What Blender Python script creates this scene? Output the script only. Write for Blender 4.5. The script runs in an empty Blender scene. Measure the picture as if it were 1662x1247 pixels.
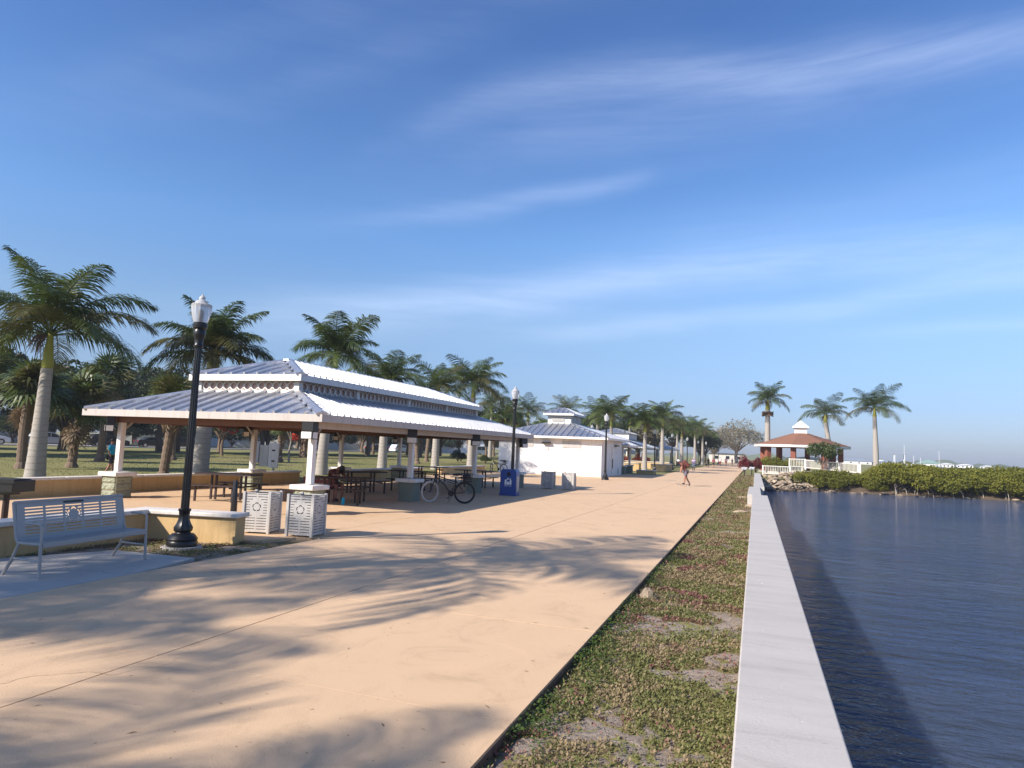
import bpy, math, random
import numpy as np
from mathutils import Vector, Matrix, Quaternion
from mathutils.geometry import tessellate_polygon
R = math.radians
random.seed(7)
rng = np.random.default_rng(7)
scene = bpy.context.scene
col = scene.collection

# ---------------------------------------------------------------- camera
F, W0, H0 = 1090.0, 1662.0, 1247.0
ay = Vector((395.0, 118.5, F)).normalized()
hz = Vector((1.0, 0.039, 0.0))
up = ay.cross(hz).normalized()
if up.y > 0: up = -up
ax = ay.cross(up)
cam_d = bpy.data.cameras.new('camera')
cam = bpy.data.objects.new('camera', cam_d)
col.objects.link(cam)
M = Matrix(((ax.x, -ax.y, -ax.z), (ay.x, -ay.y, -ay.z), (up.x, -up.y, -up.z)))
cam.matrix_world = Matrix.Translation((0, 0, 1.8)) @ M.to_4x4()
cam_d.sensor_fit = 'HORIZONTAL'
cam_d.sensor_width = 36.0
cam_d.lens = 36.0 * F / W0
cam_d.clip_start = 0.05
cam_d.clip_end = 9000.0
scene.camera = cam

# ---------------------------------------------------------------- light
SUN_AZ, SUN_EL = 217.0, 33.0
sdir = Vector((math.sin(R(SUN_AZ)) * math.cos(R(SUN_EL)), math.cos(R(SUN_AZ)) * math.cos(R(SUN_EL)), math.sin(R(SUN_EL))))
sun_d = bpy.data.lights.new('sun', 'SUN')
sun_d.energy = 4.2
sun_d.angle = R(0.55)
sun_d.color = (1.0, 0.915, 0.80)
sun = bpy.data.objects.new('sun', sun_d)
sun.rotation_mode = 'QUATERNION'
sun.rotation_quaternion = sdir.to_track_quat('Z', 'Y')
sun.location = (-40, -50, 60)
col.objects.link(sun)

scene.view_settings.view_transform = 'Standard'
scene.view_settings.look = 'None'
scene.view_settings.exposure = 0.84
scene.view_settings.gamma = 1.0
scene.view_settings.use_curve_mapping = False
scene.cycles.max_bounces = 6
scene.cycles.transparent_max_bounces = 8
scene.cycles.caustics_reflective = False
scene.cycles.caustics_refractive = False

world = bpy.data.worlds.new('World')
scene.world = world
world.use_nodes = True
nt = world.node_tree
for n in list(nt.nodes): nt.nodes.remove(n)
class NG:
    def __init__(s, nt): s.nt = nt
    def new(s, t, **k):
        n = s.nt.nodes.new(t)
        for a, b in k.items(): setattr(n, a, b)
        return n
    def link(s, a, b): s.nt.links.new(a, b)
    def set(s, sock, v):
        if isinstance(v, bpy.types.NodeSocket): s.link(v, sock)
        else: sock.default_value = v
    def math(s, op, a, b=0.0, c=None, clamp=False):
        n = s.new('ShaderNodeMath', operation=op, use_clamp=clamp)
        s.set(n.inputs[0], a); s.set(n.inputs[1], b)
        if c is not None: s.set(n.inputs[2], c)
        return n.outputs[0]
    def mix(s, f, a, b, mode='MIX'):
        n = s.new('ShaderNodeMix', data_type='RGBA', blend_type=mode)
        s.set(n.inputs[0], f)
        s.set(n.inputs[6], a if isinstance(a, bpy.types.NodeSocket) else (*a, 1)[:4])
        s.set(n.inputs[7], b if isinstance(b, bpy.types.NodeSocket) else (*b, 1)[:4])
        return n.outputs[2]
    def noise(s, vec, scale, detail=4, rough=0.55, dist=0.0):
        n = s.new('ShaderNodeTexNoise')
        if vec is not None: s.link(vec, n.inputs['Vector'])
        n.inputs['Scale'].default_value = scale
        n.inputs['Detail'].default_value = detail
        n.inputs['Roughness'].default_value = rough
        n.inputs['Distortion'].default_value = dist
        return n.outputs['Fac']
    def ramp(s, f, pts, interp='LINEAR'):
        n = s.new('ShaderNodeValToRGB')
        n.color_ramp.interpolation = interp
        e = n.color_ramp.elements
        while len(e) < len(pts): e.new(0.5)
        for i, (p, c) in enumerate(pts):
            e[i].position = p
            e[i].color = (c, c, c, 1) if not hasattr(c, '__len__') else (*c, 1)[:4]
        s.link(f, n.inputs[0])
        return n.outputs[0]
    def mapping(s, vec, scale=(1, 1, 1), rot=(0, 0, 0), loc=(0, 0, 0)):
        n = s.new('ShaderNodeMapping')
        s.link(vec, n.inputs[0])
        n.inputs['Scale'].default_value = scale
        n.inputs['Rotation'].default_value = rot
        n.inputs['Location'].default_value = loc
        return n.outputs[0]
    def curve(s, v, pts):
        n = s.new('ShaderNodeFloatCurve')
        c = n.mapping.curves[0]
        c.points[0].location = pts[0]; c.points[1].location = pts[-1]
        for p in pts[1:-1]: c.points.new(*p)
        n.mapping.update()
        s.link(v, n.inputs['Value'])
        return n.outputs[0]

g = NG(nt)
sky = g.new('ShaderNodeTexSky', sky_type='NISHITA')
sky.sun_disc = False
sky.sun_elevation = R(SUN_EL)
sky.sun_rotation = R(SUN_AZ)
sky.altitude = 0
sky.air_density = 1.0
sky.dust_density = 0.6
sky.ozone_density = 2.2
tc = g.new('ShaderNodeTexCoord')
sep = g.new('ShaderNodeSeparateXYZ')
g.link(tc.outputs['Generated'], sep.inputs[0])
X_, Y_, Z_ = sep.outputs
az = g.math('MULTIPLY', g.math('ARCTAN2', X_, Y_), 57.29578)      # degrees clockwise from north
el = g.math('MULTIPLY', g.math('ARCSINE', Z_), 57.29578)
azn = g.math('MULTIPLY', g.math('ADD', az, 90.0), 1 / 180.0, clamp=True)
comb = g.new('ShaderNodeCombineXYZ')
g.link(az, comb.inputs[0]); g.link(el, comb.inputs[1])
fib = g.noise(g.mapping(comb.outputs[0], (0.035, 0.33, 1), (0, 0, R(-6))), 1.0, 7, 0.6, 0.6)
fib2 = g.noise(g.mapping(comb.outputs[0], (0.12, 1.3, 1), (0, 0, R(-7))), 1.0, 6, 0.65, 0.4)
fib = g.math('ADD', g.math('MULTIPLY', fib, .65), g.math('MULTIPLY', fib2, .35))
fib = g.ramp(fib, [(0.30, 0.1), (0.72, 1.0)])
broad = g.noise(g.mapping(comb.outputs[0], (0.02, 0.07, 1), (0, 0, R(-5)), (4, 2, 0)), 1.0, 5, 0.6, 0.8)
broad = g.ramp(broad, [(0.42, 0.0), (0.75, 1.0)])
warp = g.math('MULTIPLY', g.math('SUBTRACT', g.noise(g.mapping(comb.outputs[0], (0.05, 0.05, 1)), 1.0, 3), 0.5), 3.0)
elw = g.math('ADD', el, warp)
streaks = [
    ([(-60, 8), (-36, 22), (-28, 25.9), (-20, 28.7), (-11.8, 29.9), (-1.4, 29.5), (7.9, 28.9), (18, 27.7), (60, 20)], 1.5, [(-40, 0), (-28, .35), (-14, .75), (5, 1), (18, .8), (50, .0)], .40),
    ([(-60, 10), (-36, 20.2), (-20, 25.5), (-8, 27), (8, 27.4), (60, 20)], 2.4, [(-40, 0), (-22, .5), (-6, 1), (12, .3), (50, .0)], .22),
    ([(-60, 13), (-42, 16.4), (-30, 18.8), (-19.6, 20.7), (-15.3, 21.5), (-7, 22.8), (40, 25)], 0.8, [(-50, 0), (-30, .5), (-15, 1), (-7, .2), (20, 0)], .30),
    ([(-70, 6), (-41, 9.9), (-32, 11.2), (-22, 12.8), (-11.4, 14.4), (3.4, 15.3), (17.7, 14.9), (60, 12)], 1.9, [(-55, 0), (-38, .6), (-20, 1), (0, .9), (18, .8), (50, .2)], .60),
    ([(-50, 7), (-23, 9.4), (-13.9, 10.4), (-3.7, 11.0), (3.4, 11.5), (9.8, 12.1), (17.7, 12.7), (60, 13)], 0.9, [(-30, 0), (-14, .8), (0, 1), (17, .8), (50, .2)], .42),
    ([(-50, 9.5), (8, 9.6), (18, 9.5), (60, 9)], 0.5, [(-2, 0), (8, .6), (18, 1), (60, .4)], .20),
    ([(-70, 14), (-50.6, 23), (-43, 25.7), (-35.7, 29.2), (-19.8, 35.2), (20, 42)], 1.8, [(-60, 0), (-45, 1), (-25, .7), (10, .4)], .09),
    ([(-80, 14), (-59, 21), (-48, 27.9), (-39, 32.4), (0, 44)], 2.2, [(-75, 0), (-50, 1), (-30, .8), (10, .3)], .08),
    ([(-60, 12), (-20, 17), (5, 19), (40, 20)], 1.6, [(-40, 0), (-10, .5), (10, 1), (40, .4)], .13),
]
tot = None
for pts, w, ip, amp in streaks:
    e0 = g.math('MULTIPLY', g.curve(azn, [(0, pts[0][1] / 60)] + [((a + 90) / 180, e / 60) for a, e in pts] + [(1, pts[-1][1] / 60)]), 60)
    ii = g.curve(azn, [(0, 0)] + [((a + 90) / 180, v) for a, v in ip] + [(1, 0)])
    d = g.math('DIVIDE', g.math('SUBTRACT', elw, e0), w)
    gs = g.math('POWER', 2.71828, g.math('MULTIPLY', g.math('MULTIPLY', d, d), -1.0))
    v = g.math('MULTIPLY', g.math('MULTIPLY', gs, ii), amp)
    tot = v if tot is None else g.math('ADD', tot, v)
tot = g.math('MULTIPLY', tot, g.math('ADD', g.math('MULTIPLY', fib, 0.50), 0.06))
tot = g.math('ADD', tot, g.math('MULTIPLY', g.math('MULTIPLY', broad, fib), 0.03))
up_f = g.math('MULTIPLY', g.math('SUBTRACT', el, 2.0), 0.2, clamp=True)
tot = g.math('MULTIPLY', tot, up_f, clamp=True)
grade = g.ramp(g.math('DIVIDE', el, 90.0, clamp=True), [(0.0, (.54, .63, .98)), (4 / 90, (.62, .72, 1.03)), (10 / 90, (.90, 1.00, 1.16)), (17 / 90, (.84, 1.13, 1.44)), (34 / 90, (.62, .92, 1.36)), (55 / 90, (.90, .98, 1.22)), (1.0, (.95, 1.0, 1.18))])
tinted = g.mix(1.0, sky.outputs[0], grade, 'MULTIPLY')
cloud = g.mix(tot, tinted, (8.6, 9.6, 12.0))
bg = g.new('ShaderNodeBackground')
g.link(cloud, bg.inputs[0])
bg.inputs[1].default_value = 0.075
outw = g.new('ShaderNodeOutputWorld')
g.link(bg.outputs[0], outw.inputs[0])

# ---------------------------------------------------------------- materials
def mat(name, c, rough=0.7, var=0.15, vs=4.0, bump=0.0, bs=60.0, metal=0.0, c2=None, space='Object', trans=0.0, spec=0.5, rand=0.0, stretch=(1, 1, 1), rand_hue=0.0):
    m = bpy.data.materials.new(name); m.use_nodes = True
    t = m.node_tree; k = NG(t)
    p = t.nodes['Principled BSDF']
    p.inputs['Roughness'].default_value = rough
    p.inputs['Metallic'].default_value = metal
    p.inputs['Specular IOR Level'].default_value = spec
    tcn = k.new('ShaderNodeTexCoord')
    if space == 'World':
        geo = k.new('ShaderNodeNewGeometry'); vec = geo.outputs['Position']
    else: vec = tcn.outputs['Object']
    vec = k.mapping(vec, stretch)
    nz = k.noise(vec, vs, 6, 0.6)
    f = k.ramp(nz, [(0.3, 0.0), (0.7, 1.0)])
    if c2 is None: c2 = tuple(max(0, x * (1 - 2 * var)) for x in c)
    colr = k.mix(f, c2, c)
    fine = k.noise(vec, bs, 3, 0.7)
    colr = k.mix(0.5, colr, k.mix(k.ramp(fine, [(0.3, 0.0), (0.7, 1.0)]), tuple(x * (1 - var) for x in c), tuple(min(1, x * (1 + var)) for x in c)), 'MIX')
    if rand:
        oi = k.new('ShaderNodeObjectInfo')
        fr = k.math('ADD', k.math('MULTIPLY', oi.outputs['Random'], 2 * rand), 1 - rand)
        v = k.new('ShaderNodeHueSaturation'); k.link(colr, v.inputs['Color']); k.link(fr, v.inputs['Value'])
        if rand_hue: k.link(k.math('ADD', k.math('MULTIPLY', oi.outputs['Random'], -rand_hue), 0.5 + rand_hue / 2), v.inputs['Hue'])
        colr = v.outputs[0]
    if name in ('tinted_concrete', 'plaza_concrete', 'grey_concrete', 'seawall_concrete'):
        st = k.noise(k.mapping(vec, (1, 1, 1), (0, 0, .7), (13, 5, 0)), 1.3, 8, 0.75, 1.2)
        colr = k.mix(1.0, colr, k.ramp(st, [(0.30, (.80, .79, .78)), (0.48, (.97, .97, .97)), (0.62, (1, 1, 1)), (0.80, (1.08, 1.07, 1.06))]), 'MULTIPLY')
        sp_ = k.noise(k.mapping(vec, (1, 1, 1), (0, 0, .3), (3, 9, 0)), 22, 2, 0.5)
        colr = k.mix(1.0, colr, k.ramp(sp_, [(0.24, (.62, .58, .55)), (0.31, (1, 1, 1))]), 'MULTIPLY')
        if name != 'seawall_concrete':
            vo = k.new('ShaderNodeTexVoronoi', feature='DISTANCE_TO_EDGE'); vo.inputs['Scale'].default_value = .23
            wv = k.new('ShaderNodeVectorMath', operation='ADD'); nn = k.new('ShaderNodeTexNoise'); nn.inputs['Scale'].default_value = 1.4; nn.inputs['Detail'].default_value = 6; k.link(vec, nn.inputs['Vector']); k.link(vec, wv.inputs[0]); k.link(nn.outputs['Color'], wv.inputs[1]); k.link(wv.outputs[0], vo.inputs['Vector'])
            msk = k.ramp(k.noise(vec, .12, 2), [(0.5, 0.0), (0.58, 1.0)])
            cr_ = k.ramp(vo.outputs['Distance'], [(0.0, (.55, .52, .5)), (0.0022, (1, 1, 1))])
            colr = k.mix(msk, colr, k.mix(1.0, colr, cr_, 'MULTIPLY'))
    if name in ('white_stucco', 'tan_stucco', 'white_paint', 'fascia_paint', 'fascia_white', 'galvalume', 'white_cap', 'can_powder_coat'):
        st = k.noise(k.mapping(vec, (7, 7, .9), (0, 0, 0), (2, 4, 0)), 1.0, 6, 0.7, .3)
        colr = k.mix(1.0, colr, k.ramp(st, [(0.30, (.80, .77, .73)), (0.52, (1, 1, 1))]), 'MULTIPLY')
    k.link(colr, p.inputs['Base Color'])
    if bump:
        b = k.new('ShaderNodeBump'); b.inputs['Strength'].default_value = bump; b.inputs['Distance'].default_value = 0.02
        k.link(fine, b.inputs['Height']); k.link(b.outputs[0], p.inputs['Normal'])
    if trans:
        tr = k.new('ShaderNodeBsdfTranslucent'); k.link(colr, tr.inputs[0])
        mx = k.new('ShaderNodeMixShader'); mx.inputs[0].default_value = trans
        k.link(p.outputs[0], mx.inputs[1]); k.link(tr.outputs[0], mx.inputs[2])
        k.link(mx.outputs[0], t.nodes['Material Output'].inputs[0])
    return m

MT = {}
MT['slab'] = mat('tinted_concrete', (0.66, 0.45, 0.275), 0.85, 0.08, 0.35, 0.25, 90, c2=(0.57, 0.395, 0.25), space='World')
MT['plaza'] = mat('plaza_concrete', (0.64, 0.44, 0.27), 0.85, 0.07, 0.4, 0.25, 90, c2=(0.58, 0.37, 0.20), space='World')
MT['slab_edge'] = mat('slab_edge_shade', (0.16, 0.11, 0.08), 0.95, 0.3, 8, 0.5, 60, space='World')  # dark colour paints in the shade on the walkway's sea-facing edge
MT['pad'] = mat('grey_concrete', (0.47, 0.435, 0.395), 0.85, 0.08, 1.2, 0.3, 90, space='World')
MT['cap'] = mat('seawall_concrete', (0.52, 0.48, 0.445), 0.8, 0.07, 1.1, 0.35, 70, space='World', c2=(0.38, 0.36, 0.345), stretch=(.5, 2.6, 1))
MT['wall_stucco'] = mat('tan_stucco', (0.62, 0.42, 0.20), 0.9, 0.08, 2.0, 0.4, 70, space='World')
MT['wall_cap'] = mat('white_cap', (0.72, 0.66, 0.60), 0.6, 0.06, 3.0, 0.1, 60, space='World')
MT['white_paint'] = mat('white_paint', (0.78, 0.74, 0.70), 0.5, 0.04, 2.5, 0.05, 60)
MT['white_stucco'] = mat('white_stucco', (0.82, 0.80, 0.78), 0.75, 0.03, 1.5, 0.25, 60)
MT['fascia'] = mat('fascia_paint', (0.50, 0.455, 0.42), 0.55, 0.06, 2.0, 0.05, 40, c2=(0.44, 0.39, 0.36))
MT['fascia_white'] = mat('fascia_white', (0.80, 0.77, 0.74), 0.5, 0.04, 2.0, 0.05, 40)
MT['galv'] = mat('galvalume', (0.65, 0.66, 0.70), 0.42, 0.05, 1.5, 0.03, 30, metal=0.9)
MT['wood_dark'] = mat('brown_beam', (0.16, 0.075, 0.045), 0.7, 0.2, 6, 0.1, 40, stretch=(1, 1, 6))
MT['lining'] = mat('pinkish_lining', (0.66, 0.47, 0.42), 0.8, 0.12, 6)
MT['soffit'] = mat('soffit_boards', (0.42, 0.33, 0.26), 0.7, 0.1, 3)
MT['block'] = mat('split_face_block', (0.36, 0.37, 0.26), 0.9, 0.22, 14, 0.9, 45)
MT['block_smooth'] = mat('green_block', (0.20, 0.23, 0.19), 0.85, 0.08, 4, 0.3, 60)
MT['mortar'] = mat('mortar', (0.25, 0.25, 0.2), 0.95, 0.1, 8)
MT['black_metal'] = mat('black_enamel', (0.012, 0.011, 0.012), 0.35, 0.1, 5, 0.02, 30)
MT['brown_metal'] = mat('brown_metal', (0.035, 0.016, 0.013), 0.5, 0.1, 5)
MT['maroon'] = mat('maroon_metal', (0.16, 0.02, 0.02), 0.55, 0.1, 5)
MT['grey_bench'] = mat('grey_powder_coat', (0.38, 0.365, 0.35), 0.45, 0.05, 4, 0.03, 50)
MT['can'] = mat('can_powder_coat', (0.55, 0.52, 0.49), 0.5, 0.06, 4, 0.03, 50)
MT['liner'] = mat('black_liner', (0.02, 0.02, 0.02), 0.8, 0.1, 5)
MT['blue'] = mat('blue_plastic', (0.014, 0.060, 0.27), 0.35, 0.08, 4, 0.02, 50)
MT['white_print'] = mat('white_print', (0.8, 0.8, 0.8), 0.6, 0.03, 4)
MT['trunk'] = mat('royal_palm_bark', (0.40, 0.36, 0.32), 0.9, 0.12, 6, 0.3, 30, c2=(0.26, 0.23, 0.20), stretch=(1, 1, 3))
MT['shaft'] = mat('crownshaft', (0.33, 0.31, 0.03), 0.5, 0.12, 3, c2=(0.20, 0.24, 0.04))
MT['bark'] = mat('brown_bark', (0.20, 0.14, 0.10), 0.95, 0.25, 12, 0.8, 30)
MT['bark_grey'] = mat('grey_bark', (0.34, 0.29, 0.25), 0.95, 0.2, 8, 0.6, 30)
MT['frond'] = mat('palm_leaflet', (0.095, 0.130, 0.034), 0.42, 0.3, 5, trans=0.30, rand=0.3, rand_hue=0.03, c2=(0.050, 0.080, 0.024))
MT['frond_gold'] = mat('palm_leaflet_golden', (0.12, 0.115, 0.035), 0.5, 0.3, 5, trans=0.30, rand=0.25, c2=(0.08, 0.08, 0.025))
MT['dead'] = mat('dead_frond', (0.26, 0.18, 0.11), 0.8, 0.25, 5, trans=0.25, rand=0.2)
MT['leaf'] = mat('tree_leaf', (0.060, 0.085, 0.020), 0.5, 0.3, 1.1, trans=0.30, rand=0.35, rand_hue=0.05, c2=(0.028, 0.050, 0.012))
MT['leaf_dark'] = mat('dark_leaf', (0.030, 0.048, 0.014), 0.5, 0.3, 1.0, trans=0.25, rand=0.3, c2=(0.016, 0.030, 0.010))
MT['leaf_fresh'] = mat('fresh_leaf', (0.10, 0.15, 0.022), 0.5, 0.25, 1.1, trans=0.35, rand=0.2, c2=(0.05, 0.09, 0.015))
MT['leaf_mangrove'] = mat('mangrove_leaf', (0.19, 0.19, 0.028), 0.6, 0.25, 1.3, spec=0.2, trans=0.30, rand=0.25, rand_hue=0.03, c2=(0.06, 0.085, 0.018))
MT['leaf_grey'] = mat('grey_twigs', (0.22, 0.19, 0.13), 0.8, 0.3, 1.5, trans=0.2, rand=0.2, c2=(0.10, 0.10, 0.06))
MT['leaf_red'] = mat('red_leaf', (0.17, 0.015, 0.022), 0.5, 0.3, 2, trans=0.25, c2=(0.06, 0.008, 0.015))
MT['flower_red'] = mat('flame_flower', (0.65, 0.05, 0.015), 0.6, 0.2, 2, trans=0.3)
MT['flower_orange'] = mat('orange_shrub', (0.36, 0.06, 0.02), 0.6, 0.3, 2, trans=0.3)
MT['lawn'] = mat('lawn', (0.22, 0.20, 0.065), 0.95, 0.25, 0.16, 0.8, 25, c2=(0.13, 0.145, 0.035), space='World')
MT['asphalt'] = mat('pale_asphalt', (0.30, 0.27, 0.26), 0.9, 0.08, 1.0, 0.3, 60, space='World')
MT['dirt'] = mat('shore_dirt', (0.12, 0.085, 0.055), 0.95, 0.25, 0.8, 0.8, 20, space='World', c2=(0.06, 0.045, 0.03))
MT['rock'] = mat('limestone_rock', (0.40, 0.31, 0.22), 0.9, 0.25, 3, 0.8, 12, rand=0.35)
MT['rock_dark'] = mat('wet_rock', (0.13, 0.095, 0.07), 0.7, 0.25, 3, 0.8, 12, rand=0.3)
MT['brick'] = mat('red_brick', (0.26, 0.085, 0.055), 0.85, 0.2, 9, 0.4, 30)
MT['shingle'] = mat('red_shingles', (0.25, 0.12, 0.075), 0.9, 0.15, 2.0, 0.5, 20, c2=(0.18, 0.085, 0.055))
MT['glass_dark'] = mat('tinted_glass', (0.02, 0.025, 0.03), 0.08, 0.05, 4)
MT['tyre'] = mat('tyre_rubber', (0.02, 0.02, 0.02), 0.85, 0.1, 5)
MT['rim'] = mat('alloy', (0.6, 0.6, 0.62), 0.3, 0.05, 5, metal=0.8)
MT['car_silver'] = mat('silver_paint', (0.42, 0.43, 0.47), 0.3, 0.03, 5, metal=0.4)
MT['car_white'] = mat('white_car_paint', (0.78, 0.78, 0.78), 0.3, 0.03, 5)
MT['car_dark'] = mat('dark_car_paint', (0.03, 0.03, 0.035), 0.25, 0.03, 5)
MT['car_red'] = mat('tail_light', (0.4, 0.01, 0.01), 0.2, 0.03, 5)
MT['skin'] = mat('skin', (0.42, 0.21, 0.14), 0.6, 0.06, 8)
MT['skin_tan'] = mat('tanned_skin', (0.36, 0.16, 0.11), 0.6, 0.06, 8)
MT['hair'] = mat('dark_hair', (0.03, 0.02, 0.015), 0.7, 0.1, 20)
MT['hair_grey'] = mat('grey_hair', (0.5, 0.48, 0.45), 0.7, 0.1, 20)
MT['c_cyan'] = mat('turquoise_cloth', (0.02, 0.42, 0.62), 0.8, 0.1, 6)
MT['c_white'] = mat('white_cloth', (0.75, 0.72, 0.74), 0.8, 0.06, 6)
MT['c_lilac'] = mat('lilac_cloth', (0.55, 0.42, 0.62), 0.8, 0.06, 6)
MT['c_maroon'] = mat('maroon_cloth', (0.24, 0.03, 0.06), 0.8, 0.1, 6)
MT['c_red'] = mat('red_cloth', (0.42, 0.07, 0.06), 0.8, 0.1, 6)
MT['c_pink'] = mat('pink_cloth', (0.72, 0.36, 0.40), 0.8, 0.08, 6)
MT['c_grey'] = mat('grey_cloth', (0.16, 0.14, 0.17), 0.85, 0.12, 6)
MT['c_dark'] = mat('dark_cloth', (0.03, 0.03, 0.04), 0.85, 0.12, 6)
MT['c_brown'] = mat('reddish_brown_cloth', (0.14, 0.04, 0.03), 0.85, 0.12, 6)
MT['tin'] = mat('galvanised_box', (0.48, 0.48, 0.50), 0.5, 0.06, 3, metal=0.3)
MT['tyre_pale'] = mat('worn_pale_tyre', (0.55, 0.47, 0.42), 0.8, 0.1, 6)
MT['far_grey'] = mat('grey_metal_roof', (0.24, 0.28, 0.34), 0.6, 0.1, 0.2)
MT['far_green'] = mat('green_metal_roof', (0.22, 0.34, 0.30), 0.6, 0.08, 0.2)
MT['far_white'] = mat('white_render', (0.72, 0.72, 0.72), 0.7, 0.05, 0.2)
MT['far_land'] = mat('distant_shore', (0.12, 0.15, 0.11), 0.95, 0.15, 0.03, space='World')
MT['leaf_small'] = mat('groundcover_green', (0.18, 0.175, 0.06), 0.7, 0.2, 3, trans=0.25, c2=(0.10, 0.135, 0.030))
MT['leaf_dry'] = mat('groundcover_dry', (0.29, 0.215, 0.12), 0.8, 0.2, 3, trans=0.2)
MT['leaf_purple'] = mat('groundcover_reddish', (0.24, 0.11, 0.09), 0.7, 0.25, 3, trans=0.2, c2=(0.13, 0.06, 0.05))

def glass_mat():
    m = bpy.data.materials.new('ribbed_globe_glass'); m.use_nodes = True
    k = NG(m.node_tree); p = m.node_tree.nodes['Principled BSDF']
    p.inputs['Base Color'].default_value = (0.95, 0.94, 0.92, 1)
    p.inputs['Roughness'].default_value = 0.25
    p.inputs['Transmission Weight'].default_value = 0.6
    p.inputs['IOR'].default_value = 1.3
    n = k.noise(None, 30); b = k.new('ShaderNodeBump'); b.inputs['Strength'].default_value = .15
    k.link(n, b.inputs['Height']); k.link(b.outputs[0], p.inputs['Normal'])
    return m
MT['globe'] = glass_mat()

def water_mat():
    m = bpy.data.materials.new('bay_water'); m.use_nodes = True
    k = NG(m.node_tree); p = m.node_tree.nodes['Principled BSDF']
    geo = k.new('ShaderNodeNewGeometry'); pos = geo.outputs['Position']
    big = k.noise(k.mapping(pos, (0.05, 0.10, 1), (0, 0, R(20))), 1.0, 3)
    c = k.mix(k.ramp(big, [(0.35, 0), (0.65, 1)]), (0.038, 0.060, 0.120), (0.064, 0.082, 0.128))
    k.link(c, p.inputs['Base Color'])
    p.inputs['Roughness'].default_value = 0.07
    p.inputs['IOR'].default_value = 1.33
    p.inputs['Subsurface Weight'].default_value = 1.0
    p.inputs['Subsurface Radius'].default_value = (1.0, .95, .95)
    p.inputs['Subsurface Scale'].default_value = 2.6
    w1 = k.noise(k.mapping(pos, (1.0, 2.9, 1), (0, 0, R(28))), 1.0, 4, 0.6, 0.8)
    w2 = k.noise(k.mapping(pos, (4.5, 9.5, 1), (0, 0, R(8))), 1.0, 3, 0.6, 0.4)
    w3 = k.noise(k.mapping(pos, (0.35, 0.9, 1), (0, 0, R(35))), 1.0, 3, 0.5, 0.3)
    hgt = k.math('ADD', k.math('ADD', k.math('MULTIPLY', w1, 0.55), k.math('MULTIPLY', w2, 0.22)), k.math('MULTIPLY', w3, 0.7))
    b = k.new('ShaderNodeBump'); b.inputs['Strength'].default_value = 1.0; b.inputs['Distance'].default_value = 0.42
    k.link(hgt, b.inputs['Height']); k.link(b.outputs[0], p.inputs['Normal'])
    return m
MT['water'] = water_mat()

def vc_mat():
    m = bpy.data.materials.new('patchy_ground'); m.use_nodes = True
    k = NG(m.node_tree); p = m.node_tree.nodes['Principled BSDF']
    a = k.new('ShaderNodeVertexColor'); a.layer_name = 'soil'
    geo = k.new('ShaderNodeNewGeometry')
    n = k.noise(geo.outputs['Position'], 45, 6, 0.7)
    n2 = k.noise(geo.outputs['Position'], 9, 5, 0.65)
    c = k.mix(1.0, a.outputs['Color'], k.ramp(n, [(0.3, 0.55), (0.7, 1.35)]), 'MULTIPLY')
    c = k.mix(1.0, c, k.ramp(n2, [(0.3, 0.75), (0.7, 1.2)]), 'MULTIPLY')
    k.link(c, p.inputs['Base Color']); p.inputs['Roughness'].default_value = 0.95
    b = k.new('ShaderNodeBump'); b.inputs['Strength'].default_value = 1.0; b.inputs['Distance'].default_value = 0.03
    k.link(n, b.inputs['Height']); k.link(b.outputs[0], p.inputs['Normal'])
    return m
MT['soil'] = vc_mat()

ORD = 'first second third fourth fifth sixth seventh eighth ninth tenth eleventh twelfth thirteenth fourteenth fifteenth sixteenth seventeenth eighteenth nineteenth twentieth twenty-first twenty-second'.split()

# ---------------------------------------------------------------- mesh helpers
def link(name, me, parent=None, m=None, loc=None):
    o = bpy.data.objects.new(name, me)
    col.objects.link(o)
    if parent is not None: o.parent = parent
    if m is not None and me is not None and hasattr(me, 'materials') and len(me.materials) == 0: me.materials.append(MT[m])
    if loc is not None: o.location = loc
    return o
def empty(name, loc=(0, 0, 0), rz=0.0):
    o = bpy.data.objects.new(name, None); col.objects.link(o)
    o.location = loc; o.rotation_euler = (0, 0, rz); o.empty_display_size = 0.1
    return o
def tag(o, label, cat, group=None):
    o['label'] = label; o['category'] = cat
    if group: o['group'] = group
    return o
def struct(o): o['kind'] = 'structure'; return o
def stuff(o, label=None, cat=None):
    o['kind'] = 'stuff'
    if label: o['label'] = label; o['category'] = cat
    return o
def copy_tree(o, parent=None, label=None, name=None):
    c = o.copy(); col.objects.link(c)
    if parent is not None: c.parent = parent
    if label: c['label'] = label
    for ch in o.children: copy_tree(ch, c)
    return c

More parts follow.
